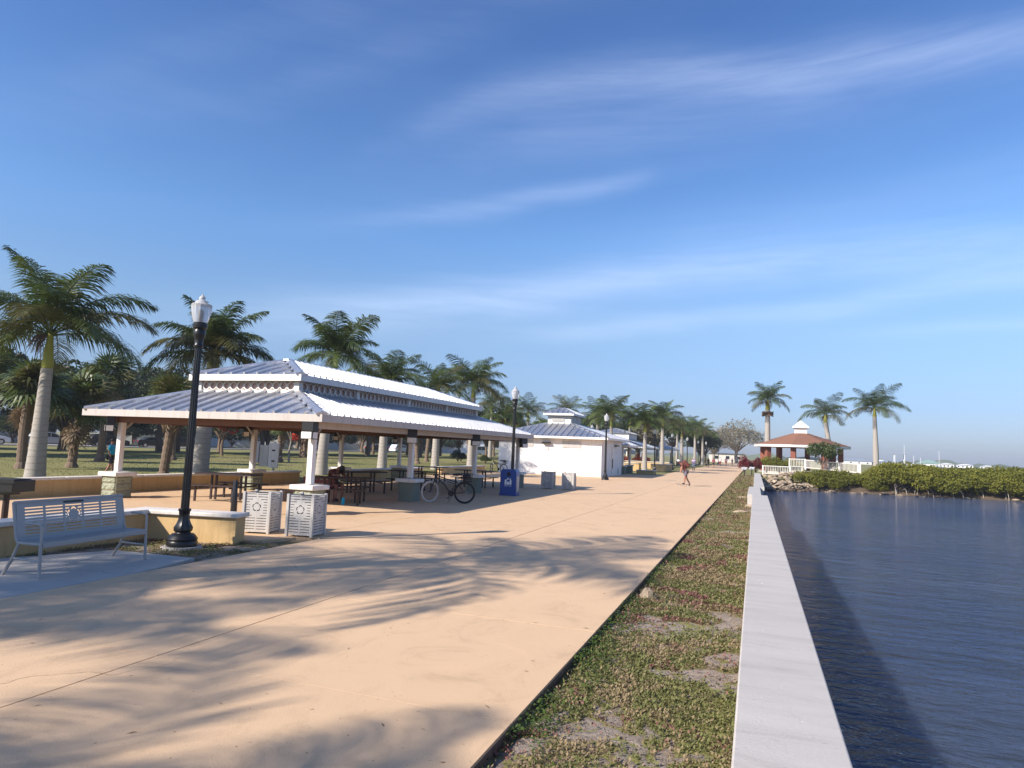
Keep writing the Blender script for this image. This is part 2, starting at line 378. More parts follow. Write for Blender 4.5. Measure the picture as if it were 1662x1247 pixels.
class MB:
    def __init__(s): s.v = []; s.f = []
    def add(s, vs, fs):
        b = len(s.v); s.v += [tuple(x) for x in vs]; s.f += [tuple(b + i for i in f) for f in fs]
    def box(s, x0, x1, y0, y1, z0, z1, mtx=None):
        vs = [Vector(p) for p in ((x0, y0, z0), (x1, y0, z0), (x1, y1, z0), (x0, y1, z0), (x0, y0, z1), (x1, y0, z1), (x1, y1, z1), (x0, y1, z1))]
        if mtx is not None: vs = [mtx @ v for v in vs]
        s.add(vs, [(3, 2, 1, 0), (4, 5, 6, 7), (0, 1, 5, 4), (1, 2, 6, 5), (2, 3, 7, 6), (3, 0, 4, 7)]); return s
    def cbox(s, cx, cy, cz, sx, sy, sz, rz=0.0):
        return s.box(-sx / 2, sx / 2, -sy / 2, sy / 2, -sz / 2, sz / 2, Matrix.Translation((cx, cy, cz)) @ Matrix.Rotation(rz, 4, 'Z'))
    def tube(s, pts, r, n=8, cap=True, flat=1.0):
        pts = [Vector(p) for p in pts]
        if not hasattr(r, '__len__'): r = [r] * len(pts)
        ref = None; rings = []
        for i, p in enumerate(pts):
            t = (pts[min(i + 1, len(pts) - 1)] - pts[max(i - 1, 0)]).normalized()
            if ref is None: ref = Vector((0, 0, 1)) if abs(t.z) < .9 else Vector((1, 0, 0))
            a = (ref - t * ref.dot(t)).normalized(); ref = a; b = t.cross(a)
            rings.append([p + (a * math.cos(2 * math.pi * j / n) * flat + b * math.sin(2 * math.pi * j / n)) * r[i] for j in range(n)])
        vs = [v for ring in rings for v in ring]; fs = []
        for i in range(len(pts) - 1):
            for j in range(n):
                fs.append((i * n + j, i * n + (j + 1) % n, (i + 1) * n + (j + 1) % n, (i + 1) * n + j))
        if cap: fs += [tuple(range(n))[::-1], tuple((len(pts) - 1) * n + j for j in range(n))]
        s.add(vs, fs); return s
    def lathe(s, prof, n=20, c=(0, 0, 0), flute=0.0, cap=True):
        vs = []; fs = []
        for z, r in prof:
            for j in range(n):
                rr = r * (1 - flute * (j % 2))
                vs.append((c[0] + rr * math.cos(2 * math.pi * j / n), c[1] + rr * math.sin(2 * math.pi * j / n), c[2] + z))
        for i in range(len(prof) - 1):
            for j in range(n):
                fs.append((i * n + j, i * n + (j + 1) % n, (i + 1) * n + (j + 1) % n, (i + 1) * n + j))
        if cap: fs += [tuple(range(n))[::-1], tuple((len(prof) - 1) * n + j for j in range(n))]
        s.add(vs, fs); return s
    def prism(s, poly, z0, z1, mtx=None):
        n = len(poly)
        vs = [Vector((x, y, z0)) for x, y in poly] + [Vector((x, y, z1)) for x, y in poly]
        if mtx is not None: vs = [mtx @ v for v in vs]
        s.add(vs, [tuple(range(n))[::-1], tuple(range(n, 2 * n))] + [(i, (i + 1) % n, n + (i + 1) % n, n + i) for i in range(n)]); return s
    def me(s, name='m', sharp=35, smooth=True):
        me = bpy.data.meshes.new(name); me.from_pydata(s.v, [], s.f); me.update()
        if smooth:
            me.polygons.foreach_set('use_smooth', [True] * len(me.polygons))
            me.set_sharp_from_angle(angle=R(sharp))
        return me
    def obj(s, name, m, parent=None, loc=None, bevel=0.0, **k):
        o = link(name, s.me(name, **k), parent, m, loc)
        if bevel:
            b = o.modifiers.new('b', 'BEVEL'); b.width = bevel; b.segments = 2; b.limit_method = 'ANGLE'; b.angle_limit = R(40)
        return o

def quads_mesh(name, P, tri=False):
    """P: (N,4,3) or (N,3,3) array of polygons"""
    N, K, _ = P.shape
    me = bpy.data.meshes.new(name)
    me.vertices.add(N * K); me.vertices.foreach_set('co', P.astype(np.float32).reshape(-1))
    me.loops.add(N * K); me.loops.foreach_set('vertex_index', np.arange(N * K, dtype=np.int32))
    me.polygons.add(N); me.polygons.foreach_set('loop_start', np.arange(0, N * K, K, dtype=np.int32))
    me.polygons.foreach_set('loop_total', np.full(N, K, dtype=np.int32))
    me.update(calc_edges=True); me.validate()
    return me

def vnoise(x, y, seed=0):
    xi = np.floor(x).astype(np.int64); yi = np.floor(y).astype(np.int64)
    fx = x - xi; fy = y - yi; fx = fx * fx * (3 - 2 * fx); fy = fy * fy * (3 - 2 * fy)
    def h(a, b):
        n = (a * 374761393 + b * 668265263 + seed * 974711) & 0xffffffff
        n = ((n ^ (n >> 13)) * 1274126177) & 0xffffffff
        return ((n ^ (n >> 16)) & 0xffff) / 65535.0
    return (h(xi, yi) * (1 - fx) + h(xi + 1, yi) * fx) * (1 - fy) + (h(xi, yi + 1) * (1 - fx) + h(xi + 1, yi + 1) * fx) * fy
def fbm(x, y, seed=0, o=4):
    t = 0; a = 0.5
    for i in range(o): t = t + a * vnoise(x * 2 ** i, y * 2 ** i, seed + i); a *= 0.5
    return t / (1 - 0.5 ** o)

def plate(outer, holes, th):
    """flat plate in x,z with real cut-outs, thickness in y"""
    polys = [[Vector((x, z, 0)) for x, z in outer]] + [[Vector((x, z, 0)) for x, z in h] for h in holes]
    tris = tessellate_polygon(polys)
    flat = [p for q in polys for p in q]
    n = len(flat)
    mb = MB()
    vs = [(p.x, -th / 2, p.y) for p in flat] + [(p.x, th / 2, p.y) for p in flat]
    fs = []
    for t in tris:
        a, b, c = (flat[i] for i in t)
        if (b - a).cross(c - a).z < 0: t = (t[0], t[2], t[1])
        fs.append(tuple(t)); fs.append(tuple(n + i for i in reversed(t)))
    k = 0
    for q in polys:
        m_ = len(q)
        for i in range(m_): fs.append((k + i, k + (i + 1) % m_, n + k + (i + 1) % m_, n + k + i))
        k += m_
    mb.add(vs, fs); return mb
def rect(x0, x1, z0, z1): return [(x0, z0), (x1, z0), (x1, z1), (x0, z1)]
def clover(cx, cz, r, w):
    """five open crescents that draw a flower outline, as separate cut-outs"""
    out = []
    for k in range(5):
        a0 = math.pi / 2 + k * 2 * math.pi / 5
        px, pz = cx + r * .60 * math.cos(a0), cz + r * .60 * math.sin(a0)
        A = [a0 + R(t) for t in (-78, -50, -20, 20, 50, 78)]
        out.append([(px + r * .46 * math.cos(a), pz + r * .46 * math.sin(a)) for a in A] + [(px + (r * .46 - w) * math.cos(a), pz + (r * .46 - w) * math.sin(a)) for a in reversed(A)])
    return out

# ================================================================= SETTING
# ground sheets
shore = [(0.0, 63.5), (1.0, 62.0), (2.4, 62.8), (4.2, 64.8), (7, 66.3), (10, 66.8), (14, 67.0), (18, 67.6), (24, 68.3), (34, 70), (60, 76), (120, 95), (260, 150), (420, 280)]
land = [(-900, -80), (-0.10, -80), (-0.10, 63.5)] + [(x, y + 1.8) for x, y in shore] + [(420, 420), (-900, 900)]
mb = MB()
mb.prism([(x, y) for x, y in land], -0.30, -0.085)
o = mb.obj('ground', 'lawn', smooth=False); struct(o)
mb = MB(); vs = []; fs = []
prev = None
for i, (x, y) in enumerate(shore):
    nrm = Vector((0.25, -1, 0)).normalized()
    vs += [(x, y + 1.9, -0.08), (x + nrm.x * .3, y + .9 + nrm.y * .2, -.45), (x + nrm.x * 1.2, y - 1.2, -1.5)]
for i in range(len(shore) - 1):
    for j in range(2): fs.append((i * 3 + j, i * 3 + j + 1, i * 3 + j + 4, i * 3 + j + 3))
mb.add(vs, fs)
struct(mb.obj('shore_bank', 'dirt'))
mb = MB(); mb.prism([(-0.02, -120), (1500, -120), (1500, 1500), (-0.02, 1500)], -2.5, -1.0)
struct(mb.obj('water', 'water', smooth=False))
mb = MB(); mb.add([(-0.02, -120, -2.6), (1500, -120, -2.6), (1500, 1500, -2.6), (-0.02, 1500, -2.6)], [(0, 1, 2, 3)])
struct(mb.obj('seabed', 'dirt', smooth=False))
# streets behind the lawn
mb = MB()
rd = [(-79, 20), (-76, 50), (-74, 62), (-72, 75), (-69, 95), (-66, 120), (-60, 150), (-50, 190)]
vs = []; fs = []
for x, y in rd: vs += [(x, y, -0.078), (x - 13, y, -0.078)]
for i in range(len(rd) - 1): fs.append((2 * i, 2 * i + 2, 2 * i + 3, 2 * i + 1))
mb.add(vs, fs); struct(mb.obj('road', 'asphalt', smooth=False))
mb = MB()
for i in range(len(rd) - 1):
    (x0, y0), (x1, y1) = rd[i], rd[i + 1]
    mb.prism([(x0 + .02, y0), (x0 + .5, y0), (x1 + .5, y1), (x1 + .02, y1)], -0.08, 0.05)
struct(mb.obj('kerb', 'wall_cap', smooth=False))

# promenade: slab base and slabs
walk = struct(empty('walkway'))
mb = MB(); mb.box(-7.46, -1.494, -60, 190, -0.20, -0.022); o = mb.obj('walkway_base', 'slab_edge', walk, smooth=False)  # stands proud of the slabs so the painted edge shade shows
YJ = [-14, -11.3, -8.6, -5.9, -3.2, -0.55, 1.8, 4.36, 6.82, 9.5, 12.2, 14.9, 17.6, 20.3, 23.0, 25.7, 28.4, 31.1, 33.8, 36.5, 39.2, 41.9, 44.6, 47.3, 50.0]
y = 50.0
while y < 190: y += 5.4; YJ.append(y)
for i in range(len(YJ) - 1):
    for (a, b) in ((-7.5, -4.58), (-4.57, -1.5)):
        j = 0.004
        m_ = MB().box(a, b - (0.006 if b < -2 else 0), YJ[i] + j, YJ[i + 1] - j, -0.11, random.uniform(-0.002, 0.0))
        o = m_.obj('slab', 'slab', walk, smooth=False)
# plaza under the pavilion
plaza = struct(empty('plaza'))
mb = MB()
mb.prism([(-17.9, 8.4), (-11.0, 10.6), (-9.5, 9.72), (-8.3, 9.9), (-7.95, 10.6), (-7.52, 10.75), (-7.52, 56.0), (-17.9, 56.0)], -0.2, -0.022)
mb.obj('plaza_base', 'slab_edge', plaza, smooth=False)
yy = [11.0, 14.9, 18.9, 23.0, 27.2, 31.1, 35.4, 39.6, 44.6, 50.0, 55.9]
mb = MB().prism([(-17.9, 8.4), (-12.0, 8.4), (-10.3, 9.55), (-8.3, 9.75), (-7.95, 10.5), (-7.56, 10.7), (-7.56, 10.995), (-17.9, 10.995)], -0.11, -0.002)
mb.obj('slab', 'plaza', plaza, smooth=False)
for i in range(len(yy) - 1):
    for a, b in ((-7.94, -7.51), (-11.0, -7.95), (-14.4, -11.01), (-17.9, -14.41)):
        MB().box(a, b, yy[i] + .005, yy[i + 1] - .005, -0.11, -0.002 + random.uniform(-.001, .001)).obj('slab', 'plaza', plaza, smooth=False)
# concrete pad under the bench
mb = MB().prism([(-9.85, 4.6), (-7.53, 4.6), (-7.53, 6.72), (-7.79, 7.96), (-9.21, 7.85), (-9.85, 6.6)], -0.12, -0.004)
struct(mb.obj('bench_pad', 'pad', bevel=0.012))

# planting strips with patchy soil
def soil_noise(x, y, seed):
    a = x * .80 - y * .60; b = x * .60 + y * .80
    wx = fbm(a * 2.1 + 3, b * 2.1, seed + 50, 3) - .5; wy = fbm(a * 2.1 + 30, b * 2.1 + 9, seed + 60, 3) - .5
    a2 = a + wx * 1.3; b2 = b + wy * 1.3
    n = fbm(a2 * 1.7 + 7, b2 * 1.7, seed, 5); n2 = fbm(a2 * 2.6, b2 * 2.6 + 40, seed + 9, 5); n3 = fbm(a2 * 9, b2 * 9, seed + 3, 3); n4 = fbm(b2 * 2.2 + 90, a2 * 2.2 + 15, seed + 31, 4)
    if seed == 3:
        n = n + .26 * np.exp(-((x + .62) / .40) ** 2 - ((y - 4.0) / .50) ** 2) - .05 * np.exp(-((x + 1.3) / .3) ** 2)
        n4 = n4 + .16 * np.exp(-((x + .88) / .22) ** 2 - ((y - 4.85) / .20) ** 2)
    return n, n2, n3, n4
def soil_sheet(name, x0, x1, y0, y1, nx, ny, z, seed, dry=0.5, relief=0.03):
    xs = np.linspace(x0, x1, nx); ys = y0 + (y1 - y0) * (np.linspace(0, 1, ny) ** 1.6)
    Xg, Yg = np.meshgrid(xs, ys)
    n, n2, n3, n4 = soil_noise(Xg, Yg, seed)
    zz = z + relief * (n3 - .5) + 0.03 * (n - .5)
    vs = np.stack([Xg, Yg, zz], -1).reshape(-1, 3)
    idx = np.arange(nx * ny).reshape(ny, nx)
    q = np.stack([idx[:-1, :-1], idx[:-1, 1:], idx[1:, 1:], idx[1:, :-1]], -1).reshape(-1, 4)
    me = bpy.data.meshes.new(name); me.from_pydata(vs.tolist(), [], q.tolist())
    sand = np.array([.36, .29, .235]); grn = np.array([.15, .14, .06]); drc = np.array([.30, .20, .11]); red = np.array([.20, .085, .07])
    bare = np.clip((n - .53) * 6 + (n3 - .5) * 3.0, 0, 1)[..., None]; dr = np.clip((n2 - .46) * 7 + (n3 - .5), 0, 1)[..., None]
    c = grn * (1 - dr) + drc * dr; c = c * (1 - bare) + sand * bare
    a = me.color_attributes.new('soil', 'FLOAT_COLOR', 'POINT')
    rgba = np.concatenate([c.reshape(-1, 3), np.ones((nx * ny, 1))], 1)
    a.data.foreach_set('color', rgba.reshape(-1).astype(np.float32))
    me.polygons.foreach_set('use_smooth', [True] * len(me.polygons))
    return struct(link(name, me, None, 'soil'))
soil_sheet('grass_verge', -1.56, -0.10, 1.5, 74, 70, 1500, -0.088, 3)
soil_sheet('planting_bed', -11.6, -7.45, 3.6, 11.2, 160, 200, -0.055, 21)

def leafy(name, label, xr, yr, count, seed, size, hgt, z, split, bias=1.0, mask=None, dens_pow=1.0):
    r = np.random.default_rng(seed)
    x = r.uniform(*xr, count); y = yr[0] + (yr[1] - yr[0]) * r.uniform(0, 1, count) ** bias
    n, n2, n3, redn = soil_noise(x, y, split)
    p = 1 - np.clip((n - .515) * 6 + (n3 - .5) * 3.0 + .05, 0, .96)
    keep = r.uniform(0, 1, count) < p
    if mask is not None: keep &= mask(x, y)
    x, y, n, n2, n3, redn = x[keep], y[keep], n[keep], n2[keep], n3[keep], redn[keep]
    N = len(x)
    dr = np.clip((n2 - .46) * 7 + (n3 - .5), 0, 1)
    kind = np.where((redn > .62) & (r.uniform(0, 1, N) < (redn - .61) * 7), 2, np.where(r.uniform(0, 1, N) < dr * .85 + .14, 1, 0))
    ztop = z + 0.03 * (n3 - .5) + 0.03 * (n - .5)
    ang = r.uniform(0, 2 * math.pi, N)
    s = size * r.uniform(.5, 1.4, N) * (1 + .6 * (y - yr[0]) / 12)
    tilt = r.uniform(.15, 1.1, N)
    d = np.stack([np.cos(ang) * np.cos(tilt), np.sin(ang) * np.cos(tilt), np.sin(tilt)], -1)
    w = np.stack([-np.sin(ang), np.cos(ang), r.uniform(-.5, .5, N)], -1)
    base = np.stack([x, y, ztop + hgt * r.uniform(-.3, 1, N) ** 1], -1)
    P = np.stack([base, base + d * s[:, None] * .55 + w * s[:, None] * .28, base + d * s[:, None], base + d * s[:, None] * .55 - w * s[:, None] * .28], 1)
    obs = []
    for k_, mname, suf, lab in ((0, 'leaf_small', 'grass', 'green ' + label), (1, 'leaf_dry', 'dry_grass', 'dry tan ' + label), (2, 'leaf_purple', 'red_groundcover', 'reddish ' + label)):
        if (kind == k_).sum() < 10: continue
        o = link(suf, quads_mesh(suf, P[kind == k_]), None, mname)
        stuff(o, lab, 'ground cover')
leafy('verge', 'low ground cover between the walkway and the seawall', (-1.56, -.10), (2.0, 17), 150000, 5, .022, .035, -.088, 3, 1.25)
leafy('verge', 'short turf far along the verge beside the seawall', (-1.5, -.12), (17, 70), 60000, 6, .035, .035, -.088, 3, 1.3)
bed_mask = lambda x, y: (y < 9.45 + (x + 11) * 0.12) & ~((x > -9.85) & (x < -7.53) & (y < 7.95)) & (x < -7.55) & (x > -11)
leafy('bed', 'thin turf around the bench and the nearest lamp post', (-11, -7.5), (3.6, 10.4), 60000, 8, .022, .03, -.055, 21, 1.0, bed_mask)
# taller weeds hugging the slab edge
r = np.random.default_rng(44); N = 9000
yy_ = 2.2 + 10 * r.uniform(0, 1, N) ** 1.3; xx_ = -1.50 + np.abs(r.normal(0, .16, N)); k_ = fbm(xx_ * 2, yy_ * 1.3, 77, 3) > .46
xx_, yy_ = xx_[k_], yy_[k_]; N = len(xx_); an = r.uniform(0, 2 * math.pi, N); s = r.uniform(.012, .03, N)
b = np.stack([xx_, yy_, -.085 + r.uniform(0, .09, N)], -1); d = np.stack([np.cos(an), np.sin(an), r.uniform(-.2, .8, N)], -1); w = np.stack([-np.sin(an), np.cos(an), r.uniform(-.4, .4, N)], -1)
stuff(link('weeds', quads_mesh('weeds', np.stack([b, b + d * s[:, None] * .5 + w * s[:, None] * .35, b + d * s[:, None], b + d * s[:, None] * .5 - w * s[:, None] * .35], 1)), None, 'leaf_fresh'), 'fresh green clover-like weeds along the walkway edge', 'weeds')
# lawn tufts far left
r = np.random.default_rng(45); N = 60000
x = -18.6 - 34 * r.uniform(0, 1, N) ** 1.3; y = 8 + 62 * r.uniform(0, 1, N)
an = r.uniform(0, 2 * math.pi, N); s = r.uniform(.02, .06, N)
b = np.stack([x, y, np.full(N, -.09)], -1); w = np.stack([np.cos(an), np.sin(an), 0 * an], -1) * .02
t = b + np.stack([r.normal(0, .03, N), r.normal(0, .03, N), s], -1)
kk = fbm(x * .25, y * .12, 12, 4) > .47
for sel, mm, lab in ((kk, 'leaf_small', 'short green grass of the park lawn'), (~kk, 'leaf_dry', 'dry tan grass patches of the park lawn')):
    stuff(link('lawn_grass', quads_mesh('lawn_grass', np.stack([b - w, b + w, t], 1)[sel]), None, mm), lab, 'grass')

r = np.random.default_rng(61); N = 150
x = r.uniform(-7.4, -1.6, N); y = 2.2 + 24 * r.uniform(0, 1, N) ** 1.5; an = r.uniform(0, 6.28, N); s = r.uniform(.008, .035, N)
b = np.stack([x, y, np.full(N, .004)], -1); d = np.stack([np.cos(an), np.sin(an), r.uniform(0, .35, N)], -1) * s[:, None]; w = np.stack([-np.sin(an), np.cos(an), r.uniform(0, .2, N)], -1) * s[:, None] * .22
stuff(link('leaf_litter', quads_mesh('leaf_litter', np.stack([b - d, b + w, b + d, b - w], 1)), None, 'dead'), 'scattered bits of dry leaf on the paving', 'litter')
# seawall
sw = empty('seawall'); tag(sw, 'long pale concrete seawall with a flat cap beside the water', 'seawall')
segs = [(-0.10, .44, -6.0, 27.4), (-0.28, .22, 27.41, 34.7), (-0.08, .42, 34.71, 44), (-0.08, .42, 44.01, 54), (-0.08, .42, 54.01, 64.5)]
for a, b, c, d in segs: MB().box(a, b, c, d, 0.19 if a > -.2 else -.12, 0.37).obj('cap_block', 'cap', sw, bevel=0.012)
for a, b, c, d in segs: MB().box(a + .02 if a > -.2 else a + .1, b - .05, c + .003, d - .003, -2.5, 0.19 if a > -.2 else -.121).obj('wall_face', 'cap', sw)
r = np.random.default_rng(71); N = 26
x = r.uniform(-.05, .40, N); y = 2.5 + 22 * r.uniform(0, 1, N) ** 1.6; s_ = r.uniform(.003, .011, N)
an = np.linspace(0, 2 * math.pi, 9)[:8]
P = np.stack([np.stack([x + s_ * (1 + .5 * np.sin(3 * a + x * 90)) * math.cos(a), y + s_ * (1 + .4 * np.cos(2 * a + y * 50)) * 1.3 * math.sin(a), np.full(N, .3715)], -1) for a in an], 1)
me = bpy.data.meshes.new('bird_droppings'); me.from_pydata(P.reshape(-1, 3).tolist(), [], [tuple(range(8 * i, 8 * i + 8)) for i in range(N)]); stuff(link('bird_droppings', me, None, 'white_print'), 'small white bird droppings on the seawall cap', 'marks')
# stones half buried in the verge
for i, (x, y, sx, lab) in enumerate([(-1.30, 9.0, .09, 'small grey brown stone in the grass next to the walkway edge'), (-.45, 24.2, .22, 'flat pale stone lying in the verge near the seawall jog'), (-.22, 27.3, .12, 'pale stone against the seawall where it steps out'), (-.55, 32.5, .2, 'thin pale stone in the verge beyond the seawall step')]):
    mbx = MB(); pts = []
    rr = random.Random(i)
    mbx.lathe([(-.03, sx * 1.15), (.02, sx), (.035 if i else .07, sx * .75), (.05 if i else .1, sx * .3)], 9)
    mbx.v = [(px * rr.uniform(.8, 1.3), py * rr.uniform(.5, .9), pz * rr.uniform(.8, 1.2)) for px, py, pz in mbx.v]
    tag(mbx.obj('stone', 'rock', None, (x, y, -.05)), lab, 'stone', 'stones in the grass verge')

# ================================================================= LOW WALLS
def low_wall(pts, label, h=.5, w=.26, capw=.40, capt=.075, z0=-.06, group='low stuccoed walls with white caps'):
    t = empty('low_wall', (pts[0][0], pts[0][1], 0)); tag(t, label, 'wall', group)
    ox, oy = pts[0]
    for i in range(len(pts) - 1):
        a = Vector(pts[i]) - Vector((ox, oy)); b = Vector(pts[i + 1]) - Vector((ox, oy)); d = (b - a); L = d.length; d.normalize(); n = Vector((-d.y, d.x))
        def strip(wd, e0, e1, za, zb, m_, nm, bev):
            A = a - d * e0; B = b + d * e1
            poly = [A - n * wd / 2, B - n * wd / 2, B + n * wd / 2, A + n * wd / 2]
            MB().prism([(p.x, p.y) for p in poly], za, zb).obj(nm, m_, t, bevel=bev)
        strip(w, 0 if i == 0 else w / 2 - .003 * i, 0, z0, h - capt, 'wall_stucco', 'wall_body', .006)
        nseg = max(1, int(L / 2.4)); 
        for k in range(nseg):
            A = a + d * (L * k / nseg + (.003 if k else 0)); B = a + d * (L * (k + 1) / nseg - .003)
            if k == 0: A = A - d * (.05 if i == 0 else capw / 2)
            if k == nseg - 1: B = B + d * .05
            poly = [A - n * capw / 2, B - n * capw / 2, B + n * capw / 2, A + n * capw / 2]
            MB().prism([(p.x, p.y) for p in poly], h - capt + .001 * i, h + .0015 * i).obj('wall_cap', 'wall_cap', t, bevel=.018)
    return t
low_wall([(-10.25, 1.0), (-10.2, 9.25), (-8.45, 9.62)], 'low stuccoed wall with white cap turning the corner behind the bench', h=.47, w=.30, capw=.42)
low_wall([(-18.35, 6.0), (-18.0, 23.6)], 'long low stuccoed wall with white cap along the park lawn')
low_wall([(-17.75, 25.6), (-17.75, 34.2)], 'low stuccoed wall with bright end face, middle stretch by the lawn')
low_wall([(-17.75, 36.6), (-17.75, 43.5)], 'low stuccoed wall stretch nearest the white restroom building')
low_wall([(-9.75, 59.4), (-8.4, 59.4), (-8.4, 60.9)], 'short low wall just beyond the restroom building', h=.3)
low_wall([(-15.5, 68.2), (-10.8, 68.2)], 'pale yellow low wall beyond the restroom, near the second pavilion', h=.75)
low_wall([(-10.2, 71.0), (-8.7, 71.0), (-8.7, 75.5)], 'pale low wall between two distant palm trunks', h=.7)
low_wall([(-15.5, 80), (-9.4, 80)], 'pale yellow low wall far along the left side of the walkway', h=.8)

# ================================================================= ROOFS
def slope_panel(corners, th, m_, parent, seam_dir, spacing, seam_h=.06, seam_w=.055, name='roof_panel', inner=None):
    """corners: eave a, eave b, top c, top d (counter-clockwise seen from outside). seams run up the slope."""
    a, b, c, d = [Vector(p) for p in corners]
    n = (b - a).cross(d - a).normalized()
    mb = MB(); mb.add([a, b, c, d, a - n * th, b - n * th, c - n * th, d - n * th], [(0, 1, 2, 3), (7, 6, 5, 4), (0, 4, 5, 1), (1, 5, 6, 2), (2, 6, 7, 3), (3, 7, 4, 0)])
    mb.obj(name, m_, parent, smooth=False)
    e = (b - a); L = e.length; e.normalize(); u = n.cross(e)
    hgt = (d - a).dot(u)
    la = (d - a).dot(e); lb = (c - a).dot(e)
    k = int(L / spacing); off = (L - k * spacing) / 2
    for i in range(k + 1):
        s = off + i * spacing
        if s < .12 or s > L - .12: continue
        if s < la: top = hgt * s / la
        elif s > lb: top = hgt * (L - s) / (L - lb)
        else: top = hgt
        top -= .10 if (s < la or s > lb) else .0
        if top < .15: continue
        p = a + e * s; q = p + u * top
        w_ = seam_w / 2
        sm = MB(); sm.add([p - e * w_, p + e * w_, q + e * w_, q - e * w_, p - e * w_ + n * seam_h, p + e * w_ + n * seam_h, q + e * w_ + n * seam_h, q - e * w_ + n * seam_h],
                          [(4, 5, 6, 7), (0, 1, 5, 4), (1, 2, 6, 5), (2, 3, 7, 6), (3, 0, 4, 7)])
        sm.obj('seam', m_, parent, smooth=False)
    return n
def hip_cap(p, q, n1, n2, m_, parent, w=.13):
    p = Vector(p); q = Vector(q); t = (q - p).normalized()
    n = (n1 + n2).normalized(); s1 = n1.cross(t).normalized(); s2 = n2.cross(t).normalized()
    if s1.dot(n2) > 0: s1 = -s1
    if s2.dot(n1) > 0: s2 = -s2
    h = n * .055
    mb = MB(); mb.add([p + s1 * w + n1 * .05, p + n * .075, p + s2 * w + n2 * .05, q + s1 * w + n1 * .05, q + n * .075, q + s2 * w + n2 * .05, p + s1 * w, p + s2 * w, q + s1 * w, q + s2 * w],
                      [(0, 1, 4, 3), (1, 2, 5, 4), (0, 3, 8, 6), (2, 7, 9, 5), (0, 6, 7, 2, 1), (3, 4, 5, 9, 8)])
    mb.obj('hip_cap', m_, parent, smooth=False)
def hip_ring(x0, x1, y0, y1, z0, ix, iy, z1, m_, parent, sp_f, sp_s, th=.04):
    """hip skirt from the outer rectangle at z0 up to the inner rectangle at z1"""
    A = [(x0, y0, z0), (x1, y0, z0), (x1, y1, z0), (x0, y1, z0)]
    B = [(x0 + ix, y0 + iy, z1), (x1 - ix, y0 + iy, z1), (x1 - ix, y1 - iy, z1), (x0 + ix, y1 - iy, z1)]
    ns = []
    for i, sp in enumerate((sp_f, sp_s, sp_f, sp_s)):
        j = (i + 1) % 4
        ns.append(slope_panel((A[i], A[j], B[j], B[i]), th, m_, parent, None, sp))
    for i in range(4): hip_cap(A[i], B[i], ns[i - 1], ns[i], m_, parent)
    return ns
def fascia(x0, x1, y0, y1, z0, z1, m_, parent, t=.035):
    for nm, a in (('fascia', (x0 - t, x1 + t, y0 - t, y0)), ('fascia', (x0 - t, x1 + t, y1, y1 + t)), ('fascia', (x1, x1 + t, y0 + .002, y1 - .002)), ('fascia', (x0 - t, x0, y0 + .002, y1 - .002))):
        MB().box(a[0], a[1], a[2], a[3], z0, z1).obj(nm, m_, parent, smooth=False)

